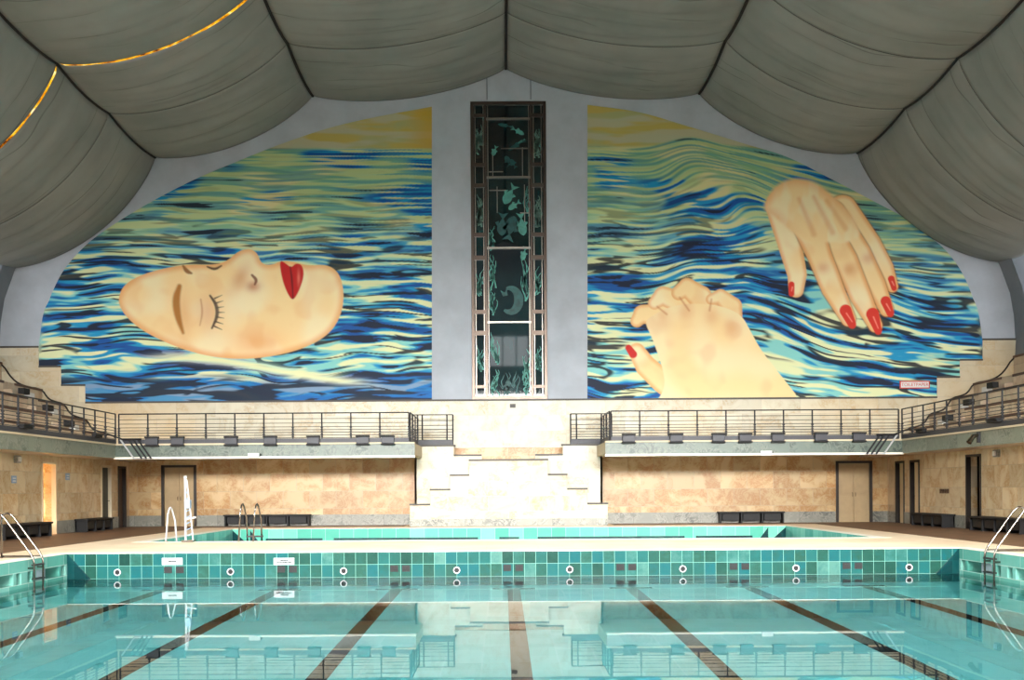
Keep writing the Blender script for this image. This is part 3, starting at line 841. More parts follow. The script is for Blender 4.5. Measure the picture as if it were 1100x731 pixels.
# ------------------------------------------------------------------ benches
def bench(label, a, b, inward, n):
    """a..b along the wall, inward = unit vector from the wall"""
    a, b, w = Vector(a), Vector(b), Vector(inward); mid = (a + b) / 2
    r = thing('stone_bench', label, 'bench', (mid.x, mid.y, 0), 'black benches along the walls')
    def bx(p, q, d0, d1, z0, z1):
        m2 = MB(); pts = [p + w * d0, q + w * d0, q + w * d1, p + w * d1]
        xs_ = [v.x for v in pts]; ys_ = [v.y for v in pts]
        return m2.box(min(xs_), max(xs_), min(ys_), max(ys_), z0, z1)
    u = (b - a).normalized(); L = (b - a).length
    bx(a, b, 0.03, 0.5, 0.38, 0.44).build('seat', M['bench'], r, bevel=0.01)
    for k in range(n + 1):
        p = a + u * (0.04 + (L - 0.12) * k / n)
        bx(p, p + u * 0.05, 0.05, 0.46, 0.004, 0.38).build('leg', M['bench'], r)
    bx(a + u * 0.04, b - u * 0.04, 0.05, 0.09, 0.08, 0.38).build('back_panel', M['bench'], r)
    for k in range(n):
        p = a + u * (0.14 + (L - 0.12) * k / n); q2 = a + u * (-0.02 + (L - 0.12) * (k + 1) / n)
        bx(p, q2, 0.40, 0.42, 0.10, 0.36).build('front_panel', M['bench'], r)
bench('black bench against the left wall between the sunlit doorway and the green door', (-XW, 37.4, 0), (-XW, 39.9, 0), (1, 0, 0), 3)
bench('black bench against the left wall, behind the chrome pool ladder', (-XW, 31.2, 0), (-XW, 34.5, 0), (1, 0, 0), 4)
bench('black bench against the right wall between two doorways', (XW, 36.5, 0), (XW, 39.3, 0), (-1, 0, 0), 3)
bench('black bench against the right wall, behind the chrome pool ladder', (XW, 31.0, 0), (XW, 34.4, 0), (-1, 0, 0), 4)
bench('low black bench under the left balcony, behind the small pool ladder', (P(243, 560, YB).x, YB, 0), (P(335, 560, YB).x, YB, 0), (0, -1, 0), 4)
bench('low black bench under the right balcony beside the beige door', (P(770, 560, YB).x, YB, 0), (P(840, 560, YB).x, YB, 0), (0, -1, 0), 3)

# ------------------------------------------------------------------ ladders
def ladder(label, s):
    r = thing('pool_ladder', label, 'ladder', (s * (PX - 0.1), 22.7, 0), 'chrome ladders of the large pool')
    for Y in (22.48, 22.92):
        o = PX
        pts = [(s * (o - 0.12), Y, -1.7), (s * (o - 0.12), Y, -0.9), (s * (o - 0.12), Y, -0.1), (s * (o - 0.10), Y, 0.02), (s * (o - 0.04), Y, 0.13)]
        pts += [(s * (o + 0.47), Y, 0.83), (s * (o + 0.53), Y, 0.89), (s * (o + 0.60), Y, 0.92), (s * (o + 0.67), Y, 0.90), (s * (o + 0.715), Y, 0.84), (s * (o + 0.73), Y, 0.76), (s * (o + 0.73), Y, 0.0)]
        MB().tube(pts, 0.021, 10).build('handrail', M['steel'], r, smooth=True)
        MB().tube([(s * (o + 0.73), Y, 0.008), (s * (o + 0.73), Y, 0.03)], 0.05, 12).build('flange', M['steel'], r)
        MB().tube([(s * (o + 0.73), Y, 0.045), (s * (o - 0.1), Y, 0.045)], 0.012, 8).build('tie_bar', M['steel'], r)
        MB().box(s * (o - 0.12), s * o, Y - 0.02, Y + 0.02, -0.2, -0.16).build('wall_bracket', M['steel'], r)
    for z in (-0.12, -0.4, -0.68, -0.96, -1.24, -1.52):
        MB().box(s * (PX - 0.16), s * (PX - 0.06), 22.48, 22.92, z - 0.015, z + 0.015).build('tread', M['iron'] if z > -0.5 else M['steel'], r, bevel=0.005)
ladder('chrome ladder on the left side of the large pool', -1)
ladder('chrome ladder on the right side of the large pool', 1)

def inv_u(x, lean=0.06, top=1.0, y0=29.72, y1=30.14, down=-0.9):
    return [(x, y0, 0.0), (x + lean * 0.3, y0 + 0.05, top * 0.8), (x + lean * 0.5, y0 + 0.1, top * 0.97), (x + lean * 0.55, (y0 + y1) / 2, top), (x + lean * 0.6, y1 - 0.1, top * 0.94), (x + lean, y1, top * 0.6), (x + lean * 1.4, y1, down)]
xa, xb = P(259, 580, 30).x, P(274.5, 580, 30).x
r = thing('pool_ladder', 'steel ladder with two looped rails at the near edge of the small pool', 'ladder', ((xa + xb) / 2, 30, 0))
for x in (xa, xb):
    MB().tube(inv_u(x, 0.12), 0.022, 8).build('handrail', M['steel'], r, smooth=True)
for z in (0.12, -0.25, -0.6):
    MB().box(xa + 0.12, xb + 0.16, 30.06, 30.24, z - 0.02, z + 0.02).build('tread', M['iron'], r)
x = P(181.5, 580, 30).x
r = thing('grab_rail', 'single white looped grab rail at the edge of the small pool', 'rail', (x, 30, 0))
MB().tube(inv_u(x, 0.14, 0.92, 29.72, 30.1, -0.3), 0.024, 8).build('handrail', M['white_metal'], r, smooth=True)
MB().tube([(x, 29.72, 0.008), (x, 29.72, 0.03)], 0.05, 10).build('flange', M['steel'], r)
# pool lift
x0 = P(200.5, 580, 29.8).x
r = thing('pool_lift', 'tall slim white and blue pool hoist standing at the small pool edge', 'pool lift', (x0, 29.7, 0))
MB().box(x0 - 0.06, x0 + 0.24, 29.5, 29.85, 0.008, 0.05).build('base_plate', M['steel'], r)
MB().tube([(x0, 29.7, 0.05), (x0, 29.7, 1.72)], 0.03, 8).build('mast', M['white_metal'], r)
MB().tube([(x0 + 0.2, 29.7, 0.05), (x0 + 0.14, 29.7, 0.75), (x0 + 0.04, 29.7, 1.66)], 0.02, 8).build('brace', M['white_metal'], r)
m2 = MB()
for k in range(9): m2.tube([(x0, 29.7, 0.15 + k * 0.16), (x0 + 0.19 - 0.017 * k, 29.7, 0.23 + k * 0.16)], 0.012, 6)
m2.build('lattice', M['pale_blue_metal'], r)
MB().tube([(x0 - 0.02, 29.7, 0.6), (x0 + 0.28, 29.7, 0.66)], 0.026, 8).build('arm', M['white_metal'], r)
MB().box(x0 + 0.0, x0 + 0.14, 29.62, 29.78, 0.9, 1.12).build('winch', M['pale_blue_metal'], r, bevel=0.01)
MB().tube([(x0, 29.7, 1.7), (x0 - 0.0, 29.7, 1.76)], 0.045, 8).build('mast_cap', M['white_metal'], r)

# ------------------------------------------------------------------ small fittings
def spot(label, x, y, z, n=(0, -1), w=0.42):
    r = thing('floodlight', label, 'floodlight', (x, y, z), 'floodlights clamped along the balcony edges')
    if abs(n[1]) > 0.5:
        MB().box(x - w / 2, x + w / 2, y - 0.16, y - 0.03, z - 0.11, z + 0.11).build('housing', M['kick'], r, bevel=0.01)
        for zz in (z + 0.11, z - 0.17): MB().box(x - w / 2 - 0.02, x + w / 2 + 0.02, y - 0.19, y - 0.02, zz, zz + 0.055).build('shutter', M['black'], r)
    else:
        MB().box(x, x - n[0] * -0.13, y - w / 2, y + w / 2, z - 0.03, z + 0.05).build('housing', M['black'], r, bevel=0.01)
        MB().box(x, x - n[0] * -0.17, y - w / 2 - 0.02, y + w / 2 + 0.02, z + 0.05, z + 0.08).build('shutter', M['black'], r)
for k, px in enumerate((164, 191.5, 249, 291, 337, 390, 417)):
    p = P(px, 476, BY0); spot(f'black floodlight clamped to the left end balcony railing, {ORD[k]} from the left', p.x, BY0, Z0 + 0.07)
for k, px in enumerate((675, 726, 771, 800, 835, 881, 922)):
    p = P(px, 476, BY0); spot(f'black floodlight clamped to the right end balcony railing, {ORD[k]} from the left', p.x, BY0, Z0 + 0.07)
for s, nm in ((-1, 'left'), (1, 'right')):
    for k, Y in enumerate((30.8, 36.2)):
        spot(f'black floodlight on the {nm} stand railing, {"nearer" if k == 0 else "farther"} of two', s * 13.414, Y, Z0 + 0.15, (-s, 0), 0.6)

# step lights in the aisles
for s, nm in ((-1, 'left'), (1, 'right')):
    for k, wd in ((1, 'lowest'), (2, 'middle'), (3, 'topmost')):
        X = TX[k + 0] + 0.05; z = TZ[k]
        r = thing('aisle_lamp', f'white box lamp with black shade on the {nm} stand aisle, {wd} of three', 'lamp', (s * X, 40.0, z), 'box lamps on the stand aisles')
        MB().box(s * X, s * (X + 0.22), 39.95, 40.35, z + 0.0, z + 0.2).build('lamp_box', M['white'], r, bevel=0.01)
        MB().box(s * (X - 0.02), s * (X + 0.2), 39.4, 39.9, z + 0.12, z + 0.32).build('shade', M['black'], r, bevel=0.01)

# slanted bar frames at the balcony corners
for s, nm in ((-1, 'left'), (1, 'right')):
    r = thing('slanted_frame', f'slanted frame of dark bars at the {nm} balcony corner', 'frame', (s * 12.9, BY0 - 0.2, 2.5))
    for k in range(4):
        xx = (13.25, 12.98, 12.82, 12.66)[k]
        MB().tube([(s * xx, BY0 - 0.077, 3.12), (s * (xx - 0.45), BY0 - 0.066, 2.47)], 0.03, 6).build('bar', M['iron'] if k else M['white_metal'], r)
    MB().tube([(s * 13.25, BY0 - 0.075, 3.14), (s * 12.55, BY0 - 0.075, 3.14)], 0.035, 6).build('cross_bar', M['iron'], r)
    MB().tube([(s * 12.8, BY0 - 0.058, 2.49), (s * 12.15, BY0 - 0.058, 2.49)], 0.02, 6).build('cross_bar', M['white_metal'], r)

# emergency lamps under the end balconies
for px, py, nm in ((272.5, 490, 'left'), (823, 487.5, 'right')):
    p = P(px, py, BY0 - 0.1)
    r = thing('emergency_lamp', f'small white emergency lamp on the lower edge of the {nm} end balcony', 'lamp', (p.x, BY0 - 0.05, p.z))
    MB().box(p.x - 0.19, p.x + 0.19, BY0 - 0.15, BY0 - 0.04, p.z - 0.07, p.z + 0.09).build('housing', M['white'], r, bevel=0.01)
    MB().box(p.x + 0.2, p.x + 0.24, BY0 - 0.1, BY0 - 0.04, p.z - 0.0, p.z + 0.07).build('socket', M['black'], r)
# wall lamps under the side stands
for s, nm, Y in ((-1, 'left', 33.0), (1, 'right', 33.4)):
    r = thing('wall_lamp', f'small square lamp high on the {nm} wall', 'lamp', (s * XW, Y, 2.35))
    MB().box(s * XW, s * (XW - 0.1), Y - 0.15, Y + 0.15, 2.22, 2.44).build('housing', M['grey_base'], r, bevel=0.01)
    MB().box(s * (XW - 0.1), s * (XW - 0.15), Y - 0.08, Y + 0.08, 2.26, 2.4).build('diffuser', M['white'], r, bevel=0.01)
r = thing('camera_spotlight', 'tilted metal spotlight on the fascia of the right stand', 'spotlight', (13.42, 32.0, 2.75))
MB().tube([(13.46, 32.0, 2.85), (13.25, 31.95, 2.78), (13.1, 31.9, 2.6)], [0.03, 0.07, 0.08], 10).build('housing', M['steel'], r)
MB().box(13.38, 13.46, 31.95, 32.05, 2.6, 2.9).build('bracket', M['iron'], r)
# plaques and lettering on the side walls
for Y, z, lab in ((32.85, 1.72, 'small blue grey plaque on the left wall before the sunlit doorway'), (36.9, 1.85, 'small blue grey plaque on the left wall between doorway and green door')):
    r = thing('wall_plaque', lab, 'plaque', (-XW, Y, z))
    MB().box(-XW, -XW + 0.02, Y - 0.16, Y + 0.16, z - 0.1, z + 0.12).build('plate', M['pale_blue_metal'], r)
    m2 = MB()
    for q in range(2): m2.box(-XW + 0.02, -XW + 0.025, Y - 0.1, Y + 0.1, z - 0.05 + q * 0.08, z - 0.02 + q * 0.08)
    m2.build('lettering', M['white'], r)
m2 = MB()
for q in range(4):
    y = 37.1 + q * 0.2
    m2.box(XW - 0.02, XW, y, y + 0.05, 1.12, 1.27).box(XW - 0.02, XW, y, y + 0.14, 1.2, 1.24).box(XW - 0.02, XW, y + 0.1, y + 0.14, 1.12, 1.27)
tag(m2.build('wall_lettering', M['door_dark']), 'short row of small dark letters on the right wall above the bench', 'lettering')

# ------------------------------------------------------------------ the tall window with etched glass
wroot = struct_root('window_1', ((WX0 + WX1) / 2, YB, WZ0), 'tall dark window of etched glass between the murals')
def wx(px): return WX0 + (px - 508.0) / (587.5 - 508.0) * (WX1 - WX0)
def wz(py): return WZ1 + (py - 110.0) / (428.5 - 110.0) * (WZ0 - WZ1)
MB().box(WX0, WX1, YB + 0.12, YB + 0.2, WZ0, WZ1).build('pane', M['glass'], wroot)
fr = MB()
fr.box(WX0 - 0.03, wx(510.5), YB - 0.04, YB + 0.12, WZ0, WZ1).box(wx(585), WX1 + 0.03, YB - 0.04, YB + 0.12, WZ0, WZ1)
fr.box(WX0 - 0.03, WX1 + 0.03, YB - 0.04, YB + 0.12, WZ1 - 0.1, WZ1 + 0.03).box(WX0 - 0.03, WX1 + 0.03, YB - 0.06, YB + 0.12, WZ0 - 0.03, WZ0 + 0.1)
fr.build('window_frame', M['frame_metal'], wroot, bevel=0.01)
mu = MB(); mp = MB()
for a, b in ((522, 524.2), (571, 573.2)):
    mu.box(wx(a), wx(b), YB - 0.02, YB + 0.12, WZ0, WZ1)
for a, b in ((511.5, 512.3), (520.4, 521.2), (574.4, 575.2), (582.8, 583.6), (525.2, 526), (569.3, 570.1)):
    mp.box(wx(a), wx(b), YB + 0.04, YB + 0.12, WZ0, WZ1)
mu.build('mullion', M['frame_metal'], wroot); mp.build('glazing_bar', M['frame_pale'], wroot)
cells = [(113, 122), (125.5, 175), (178.5, 197), (201, 250), (254, 274.5), (279, 333), (337, 355.5), (360, 414), (417, 427)]
for (xa_, xb_) in ((510.5, 522), (573.2, 585)):
    m2 = MB()
    for a, b in zip(cells[:-1], cells[1:]):
        m2.box(wx(xa_), wx(xb_), YB + 0.0, YB + 0.12, wz(b[0]), wz(a[1]))
    m2.build('transom', M['frame_metal'], wroot)
m2 = MB()
for y in (127, 190, 266, 346): m2.box(wx(524), wx(571), YB + 0.0, YB + 0.12, wz(y + 1.1), wz(y - 0.7))
m2.build('transom', M['frame_pale'], wroot)
m2 = MB()
for (x, y0, y1) in ((530.5, 166, 188), (562.5, 158, 190), (564.5, 198, 238), (535, 200, 228)): m2.box(wx(x), wx(x + 0.8), YB + 0.06, YB + 0.12, wz(y1), wz(y0))
for (x0_, x1_, y) in ((527, 542, 183.5), (540, 569, 158.5), (527, 545, 203.5), (560, 570, 228)): m2.box(wx(x0_), wx(x1_), YB + 0.06, YB + 0.12, wz(y + 0.7), wz(y))
m2.build('glazing_bar', M['frame_pale'], wroot)
# etched sea life
YE = YB + 0.115
def flat(mb_, pts):
    a = sum(pts[i][0] * pts[(i + 1) % len(pts)][1] - pts[(i + 1) % len(pts)][0] * pts[i][1] for i in range(len(pts)))
    mb_.prism_xz(pts, YE, YE + 0.008)
def fish(cx, cy, L, ang, mat, fat=0.32, flip=1):
    m2 = MB(); n = 18; ca, sa = math.cos(ang), math.sin(ang)
    def T(u, v): return (wx(cx) + (u * ca - v * sa) * L, wz(cy) + (u * sa + v * ca) * L)
    up = []; lo = []
    for k in range(n + 1):
        t_ = k / n; u = -0.5 + 0.75 * t_
        h = fat * math.sin(math.pi * (t_ ** 0.75)) * 0.62 + 0.012
        up.append(T(u * flip, h)); lo.append(T(u * flip, -h * 0.9))
    flat(m2, up + lo[::-1])
    flat(m2, [T(0.22 * flip, 0.02), T(0.5 * flip, 0.2 * fat / 0.3), T(0.42 * flip, 0.0), T(0.5 * flip, -0.2 * fat / 0.3), T(0.22 * flip, -0.02)])
    flat(m2, [T(-0.15 * flip, fat * 0.55), T(0.05 * flip, fat * 0.95), T(0.14 * flip, fat * 0.45)])
    flat(m2, [T(-0.1 * flip, -fat * 0.5), T(0.04 * flip, -fat * 0.85), T(0.1 * flip, -fat * 0.4)])
    m2.build('etched_fish', mat, wroot)
fish(558, 140, 0.55, -0.5, M['etched'], 0.24, -1)
fish(545, 134, 0.6, -0.2, M['etched_deep'], 0.16, 1)
fish(533, 161, 0.42, 1.2, M['etched'], 0.34)
fish(557, 155, 0.75, 0.55, M['etched_deep'], 0.15)
fish(562, 151, 0.35, 0.5, M['etched'], 0.16)
fish(547, 172, 0.42, -1.2, M['etched_deep'], 0.4)
fish(553, 175, 0.4, -1.0, M['etched_deep'], 0.36)
fish(549, 208, 0.85, 1.05, M['etched'], 0.34)
fish(554, 220, 0.55, 0.6, M['etched'], 0.3)
fish(564, 272, 0.55, 1.3, M['etched'], 0.3)
fish(541, 240, 0.9, 1.5, M['etched_deep'], 0.34)
fish(562, 240, 0.9, 1.7, M['etched'], 0.3)
fish(550, 245, 1.0, 1.3, M['etched_deep'], 0.36, -1)
# curled etched figure, lower centre
m2 = MB(); pts = []
for k in range(26):
    a = -2.2 + 4.1 * k / 25; pts.append((wx(548) + 0.36 * math.cos(a), wz(322) + 0.46 * math.sin(a), 0.05 + 0.13 * math.sin(math.pi * k / 25)))
flat(m2, [(x + w * math.cos(-2.2 + 4.1 * k / 25), z + w * math.sin(-2.2 + 4.1 * k / 25)) for k, (x, z, w) in enumerate(pts)] + [(x - w * math.cos(-2.2 + 4.1 * k / 25), z - w * math.sin(-2.2 + 4.1 * k / 25)) for k, (x, z, w) in list(enumerate(pts))[::-1]])
flat(m2, [(wx(541), wz(318)), (wx(538), wz(311)), (wx(543), wz(314)), (wx(545), wz(309)), (wx(546), wz(317))])
m2.build('etched_dolphin', M['etched_deep'], wroot)
random.seed(11)
def weed(cx, cy, H, Wd, mat, n=9, name='etched_coral'):
    m2 = MB()
    for k in range(n):
        x = wx(cx) + random.uniform(-Wd, Wd) * 0.6; z = wz(cy) - H / 2 + random.uniform(0, H * 0.45); x_ = x; pl = [];
        L = random.uniform(0.35, 0.6) * H; ph = random.uniform(0, 6)
        for q in range(8):
            tq = q / 7; w = 0.035 * (1 - tq * 0.75)
            pl.append((max(wx(cx) - Wd, min(wx(cx) + Wd, x_ + 0.07 * math.sin(5 * tq + ph) )), z + L * tq, w)); x_ += random.uniform(-0.03, 0.03)
        flat(m2, [(a + w, b) for a, b, w in pl] + [(a - w, b) for a, b, w in pl[::-1]])
    m2.build(name, mat, wroot)
for cy in (151, 226): weed(516.5, cy, 1.3, 0.15, M['etched_pale'], 12); weed(579, cy, 1.3, 0.15, M['etched_pale'], 12)
for cy in (302, 385): weed(516.5, cy, 1.2, 0.14, M['etched'], 9); weed(579, cy, 1.2, 0.14, M['etched'], 9)
for cx, cy, H in ((529, 255, 1.2), (530, 290, 1.6), (531, 320, 1.4), (532, 372, 1.7), (532, 408, 1.5), (565, 300, 2.0), (566, 385, 1.8), (566, 412, 1.2), (567, 215, 1.4)):
    weed(cx, cy, H, 0.16, M['etched'], 7, 'etched_weed')
weed(548, 412, 1.2, 0.5, M['etched_deep'], 12, 'etched_weed')

# ------------------------------------------------------------------ murals
def smooth_interp(x, pts):
    px = np.array([p[0] for p in pts], float); py = np.array([p[1] for p in pts], float)
    d = np.diff(py) / np.diff(px); m = np.empty_like(px); m[0] = d[0]; m[-1] = d[-1]; m[1:-1] = (d[:-1] + d[1:]) / 2
    i = np.clip(np.searchsorted(px, x) - 1, 0, len(px) - 2); h = px[i + 1] - px[i]; t = (x - px[i]) / h
    return (2 * t**3 - 3 * t**2 + 1) * py[i] + (t**3 - 2 * t**2 + t) * h * m[i] + (-2 * t**3 + 3 * t**2) * py[i + 1] + (t**3 - t**2) * h * m[i + 1]
_perm = np.random.default_rng(3).permutation(512)
_grad = np.random.default_rng(4).uniform(0, 2 * np.pi, 512)
def perlin(x, y, seed=0):
    xi = np.floor(x).astype(int); yi = np.floor(y).astype(int); fx = x - xi; fy = y - yi
    u = fx * fx * fx * (fx * (fx * 6 - 15) + 10); v = fy * fy * fy * (fy * (fy * 6 - 15) + 10)
    def g(ix, iy, dx, dy):
        a = _grad[_perm[(_perm[(ix + seed * 17) & 511] + iy) & 511]]
        return np.cos(a) * dx + np.sin(a) * dy
    a = g(xi, yi, fx, fy); b = g(xi + 1, yi, fx - 1, fy); c = g(xi, yi + 1, fx, fy - 1); d = g(xi + 1, yi + 1, fx - 1, fy - 1)
    return (a + (b - a) * u + (c + (d - c) * u - (a + (b - a) * u)) * v) * 1.5
def fbm(x, y, o, seed=0):
    s = 0; a = 1; n = 0
    for k in range(o): s = s + a * perlin(x * 2**k, y * 2**k, seed + k); n += a; a *= 0.5
    return s / n
def sst(a, b, x): t = np.clip((x - a) / (b - a), 0, 1); return t * t * (3 - 2 * t)
def lin(c):
    return np.array(S(*c)[:3])
def mixc(c, col, m): return c * (1 - m[:, None]) + lin(col) * m[:, None]
def blob(x, y, pts):
    """signed distance (approx, + inside) to a closed smooth outline"""
    P_ = np.array(pts, float)
    for _ in range(3):
        Q = np.roll(P_, -1, 0); P_ = np.stack([P_ * .75 + Q * .25, P_ * .25 + Q * .75], 1).reshape(-1, 2)
    d = np.full(x.shape, 1e9); ins = np.zeros(x.shape, bool)
    for a, b in zip(P_, np.roll(P_, -1, 0)):
        ab = b - a; t = np.clip(((x - a[0]) * ab[0] + (y - a[1]) * ab[1]) / (ab @ ab + 1e-9), 0, 1)
        d = np.minimum(d, np.hypot(x - a[0] - t * ab[0], y - a[1] - t * ab[1]))
        cond = (a[1] > y) != (b[1] > y)
        with np.errstate(divide='ignore', invalid='ignore'):
            xx = (b[0] - a[0]) * (y - a[1]) / (b[1] - a[1] + 1e-12) + a[0]
        ins ^= cond & (x < xx)
    return np.where(ins, d, -d)
def capsule(x, y, a, b, ra, rb):
    ab = (b[0] - a[0], b[1] - a[1]); t = np.clip(((x - a[0]) * ab[0] + (y - a[1]) * ab[1]) / (ab[0]**2 + ab[1]**2), 0, 1)
    return ra + (rb - ra) * t - np.hypot(x - a[0] - t * ab[0], y - a[1] - t * ab[1])
def chain(x, y, pts):
    d = np.full(x.shape, -1e9)
    for (x0, y0, r0), (x1, y1, r1) in zip(pts[:-1], pts[1:]): d = np.maximum(d, capsule(x, y, (x0, y0), (x1, y1), r0, r1))
    return d

def sea(x, y, side):
    if side == 'L': hor = 160.0
    else: hor = 158.0 - 10 * np.exp(-((x - 742) / 30) ** 2) + 0.12 * np.clip(x - 800, 0, 400)
    dpt = np.clip((y - hor) / 270.0, 0.0, 1)
    # rolling warp
    wy = 5 * fbm(x / 90, y / 60, 2, 5) * (0.4 + 1.6 * dpt)
    if side == 'R':
        ridge = 745 + (y - 150) * 0.95
        wy = wy + (26 * np.exp(-((x - ridge) / 45) ** 2)) * sst(140, 200, y) * (1 - sst(300, 380, y))
        wy = wy + 22 * np.exp(-((x - 800) / 60) ** 2) * sst(230, 290, y) * (1 - sst(330, 420, y)) + (x - 900) * 0.10 * sst(860, 960, x) + (x - 660) * -0.05
    yy = y + wy
    f = 60 * np.log1p(np.clip(yy - hor + 70, 1, 500) / 60.0); dc = 60 / np.clip(yy - hor + 130, 60, 900) / 1.5      # waves grow towards the viewer
    cell = f / 1.5
    if side == 'L': sx = 30 + 60 * dpt
    else: sx = 28 + 36 * dpt
    xs_ = x / 88.0
    n = fbm(xs_, cell, 2, 11)
    n2 = fbm(x / 120.0, cell * 0.45, 2, 23)
    n3 = fbm(x / 34.0, cell * 2.1, 2, 31)
    v = 0.85 * n + 0.28 * n2 + 0.32 * n3 * sst(0.0, 0.3, dpt)
    c = np.tile(lin((232, 236, 186)), (x.size, 1))
    up = 1 - sst(0.15, 0.62, dpt)                                     # the far water is greener and flatter
    c = mixc(c, (168, 190, 124), up * 0.75)
    c = mixc(c, (236, 216, 160), up * 0.65 * sst(0.0, 0.3, fbm(x / 80, y / 25, 2, 41)))
    c = mixc(c, (120, 206, 206), sst(0.20, 0.07, v) * (1 - 0.8 * up) * 0.9)
    c = mixc(c, (86, 164, 120), sst(0.12, -0.05, v) * up * 0.6)
    big = fbm(x / 140.0, y / 45.0, 2, 53) + (0.32 * sst(400, 470, x) if side == 'L' else 0)
    blue = sst(0.03, -0.08, v - 0.35 * big)
    c = mixc(c, (28, 150, 200), blue * (1 - 0.8 * up * sst(0.22, 0.08, big)))
    c = mixc(c, (16, 84, 160), sst(-0.12, -0.26, v - 0.25 * big) * (1 - 0.8 * up * sst(0.25, 0.1, big)))
    ink = sst(-0.30, -0.36, v + 0.12 * up + 0.0)
    xw = x / 95.0 + 0.3 * fbm(x / 60, cell * 0.3, 1, 77)
    r1 = np.abs(perlin(xw, cell * 1.25 + 7.3, 61)); r2 = np.abs(perlin(xw * 1.3 + 9.1, cell * 0.85, 63))
    gate = sst(0.03, 0.2, fbm(x / 75, cell * 0.5, 1, 71)); gate2 = sst(0.08, 0.22, fbm(x / 55, cell * 0.6, 1, 75))
    line = np.maximum(sst(1.9 * dc, 1.0 * dc, r1) * gate, sst(1.5 * dc, 0.8 * dc, r2) * gate2) * (0.12 + 0.88 * sst(0.1, 0.5, dpt))
    dark = np.maximum(ink, line)
    if side == 'L':
        low = sst(398, 412, y + 6 * fbm(x / 60, y / 40, 2, 81))
        c = mixc(c, (24, 110, 186), low * 0.75)
        dark = np.maximum(dark, low * sst(-0.02, 0.12, fbm(x / 75.0, y / 7.5, 2, 83)))
        pale = np.exp(-((y - 398 + 14 * np.sin((x - 60) / 75.0)) / 5.0) ** 2) * sst(130, 200, x) * (1 - sst(360, 420, x))
        c = mixc(c, (240, 240, 190), pale * 0.9); dark = dark * (1 - pale)
    c = mixc(c, (22, 28, 44), dark * 0.95)
    # sky
    sk = sst(1.5, -1.5, y - hor)
    s_ = np.tile(lin((196, 176, 96)), (x.size, 1))
    s_ = mixc(s_, (178, 178, 124), sst(-0.1, 0.25, fbm(x / 60, y / 12, 3, 91)))
    cl = sst(0.0, 0.3, fbm(x / 90, y / 14, 3, 97) + (0.35 * sst(440, 330, x) if side == 'L' else 0.3 * np.exp(-((y - 140 - (x - 690) * 0.12) / 7) ** 2)))
    s_ = mixc(s_, (190, 188, 160), cl * 0.8)
    if side == 'L': s_ = mixc(s_, (206, 160, 44), sst(425, 462, x) * 0.7)
    return c * (1 - sk[:, None]) + s_ * sk[:, None]

SKIN, SKIN_D, SKIN_L = (255, 222, 164), (236, 158, 86), (255, 242, 202)
def skin_layer(c, x, y, d, soft=9.0, seed=0, edge=0.8):
    m = sst(-0.6, 0.6, d)
    s_ = np.tile(lin(SKIN), (x.size, 1))
    s_ = mixc(s_, SKIN_L, sst(-0.3, 0.45, fbm(x / 36, y / 36, 1, 101 + seed)) * 0.6)
    s_ = mixc(s_, SKIN_D, sst(0.05, 0.4, fbm(x / 32, y / 32, 2, 111 + seed)) * 0.2)
    s_ = mixc(s_, SKIN_D, (1 - sst(0, soft, d)) * edge)
    return c * (1 - m[:, None]) + s_ * m[:, None]
def stroke(c, x, y, pts, r, col, op=1.0, soft=0.8):
    q = [(p[0], p[1], (r if len(p) < 3 else p[2])) for p in pts]
    for _ in range(2):
        nq = [q[0]]
        for a, b in zip(q[:-1], q[1:]):
            nq += [tuple(.75 * u + .25 * w for u, w in zip(a, b)), tuple(.25 * u + .75 * w for u, w in zip(a, b))]
        q = nq + [q[-1]]
    d = chain(x, y, q)
    return mixc(c, col, sst(-soft, soft, d) * op)
def spotc(c, x, y, cx, cy, rx, ry, col, op, ang=0.0):
    ca, sa = math.cos(ang), math.sin(ang); dx, dy = x - cx, y - cy
    u = (dx * ca + dy * sa) / rx; v = (-dx * sa + dy * ca) / ry
    return mixc(c, col, np.exp(-(u * u + v * v)) * op)

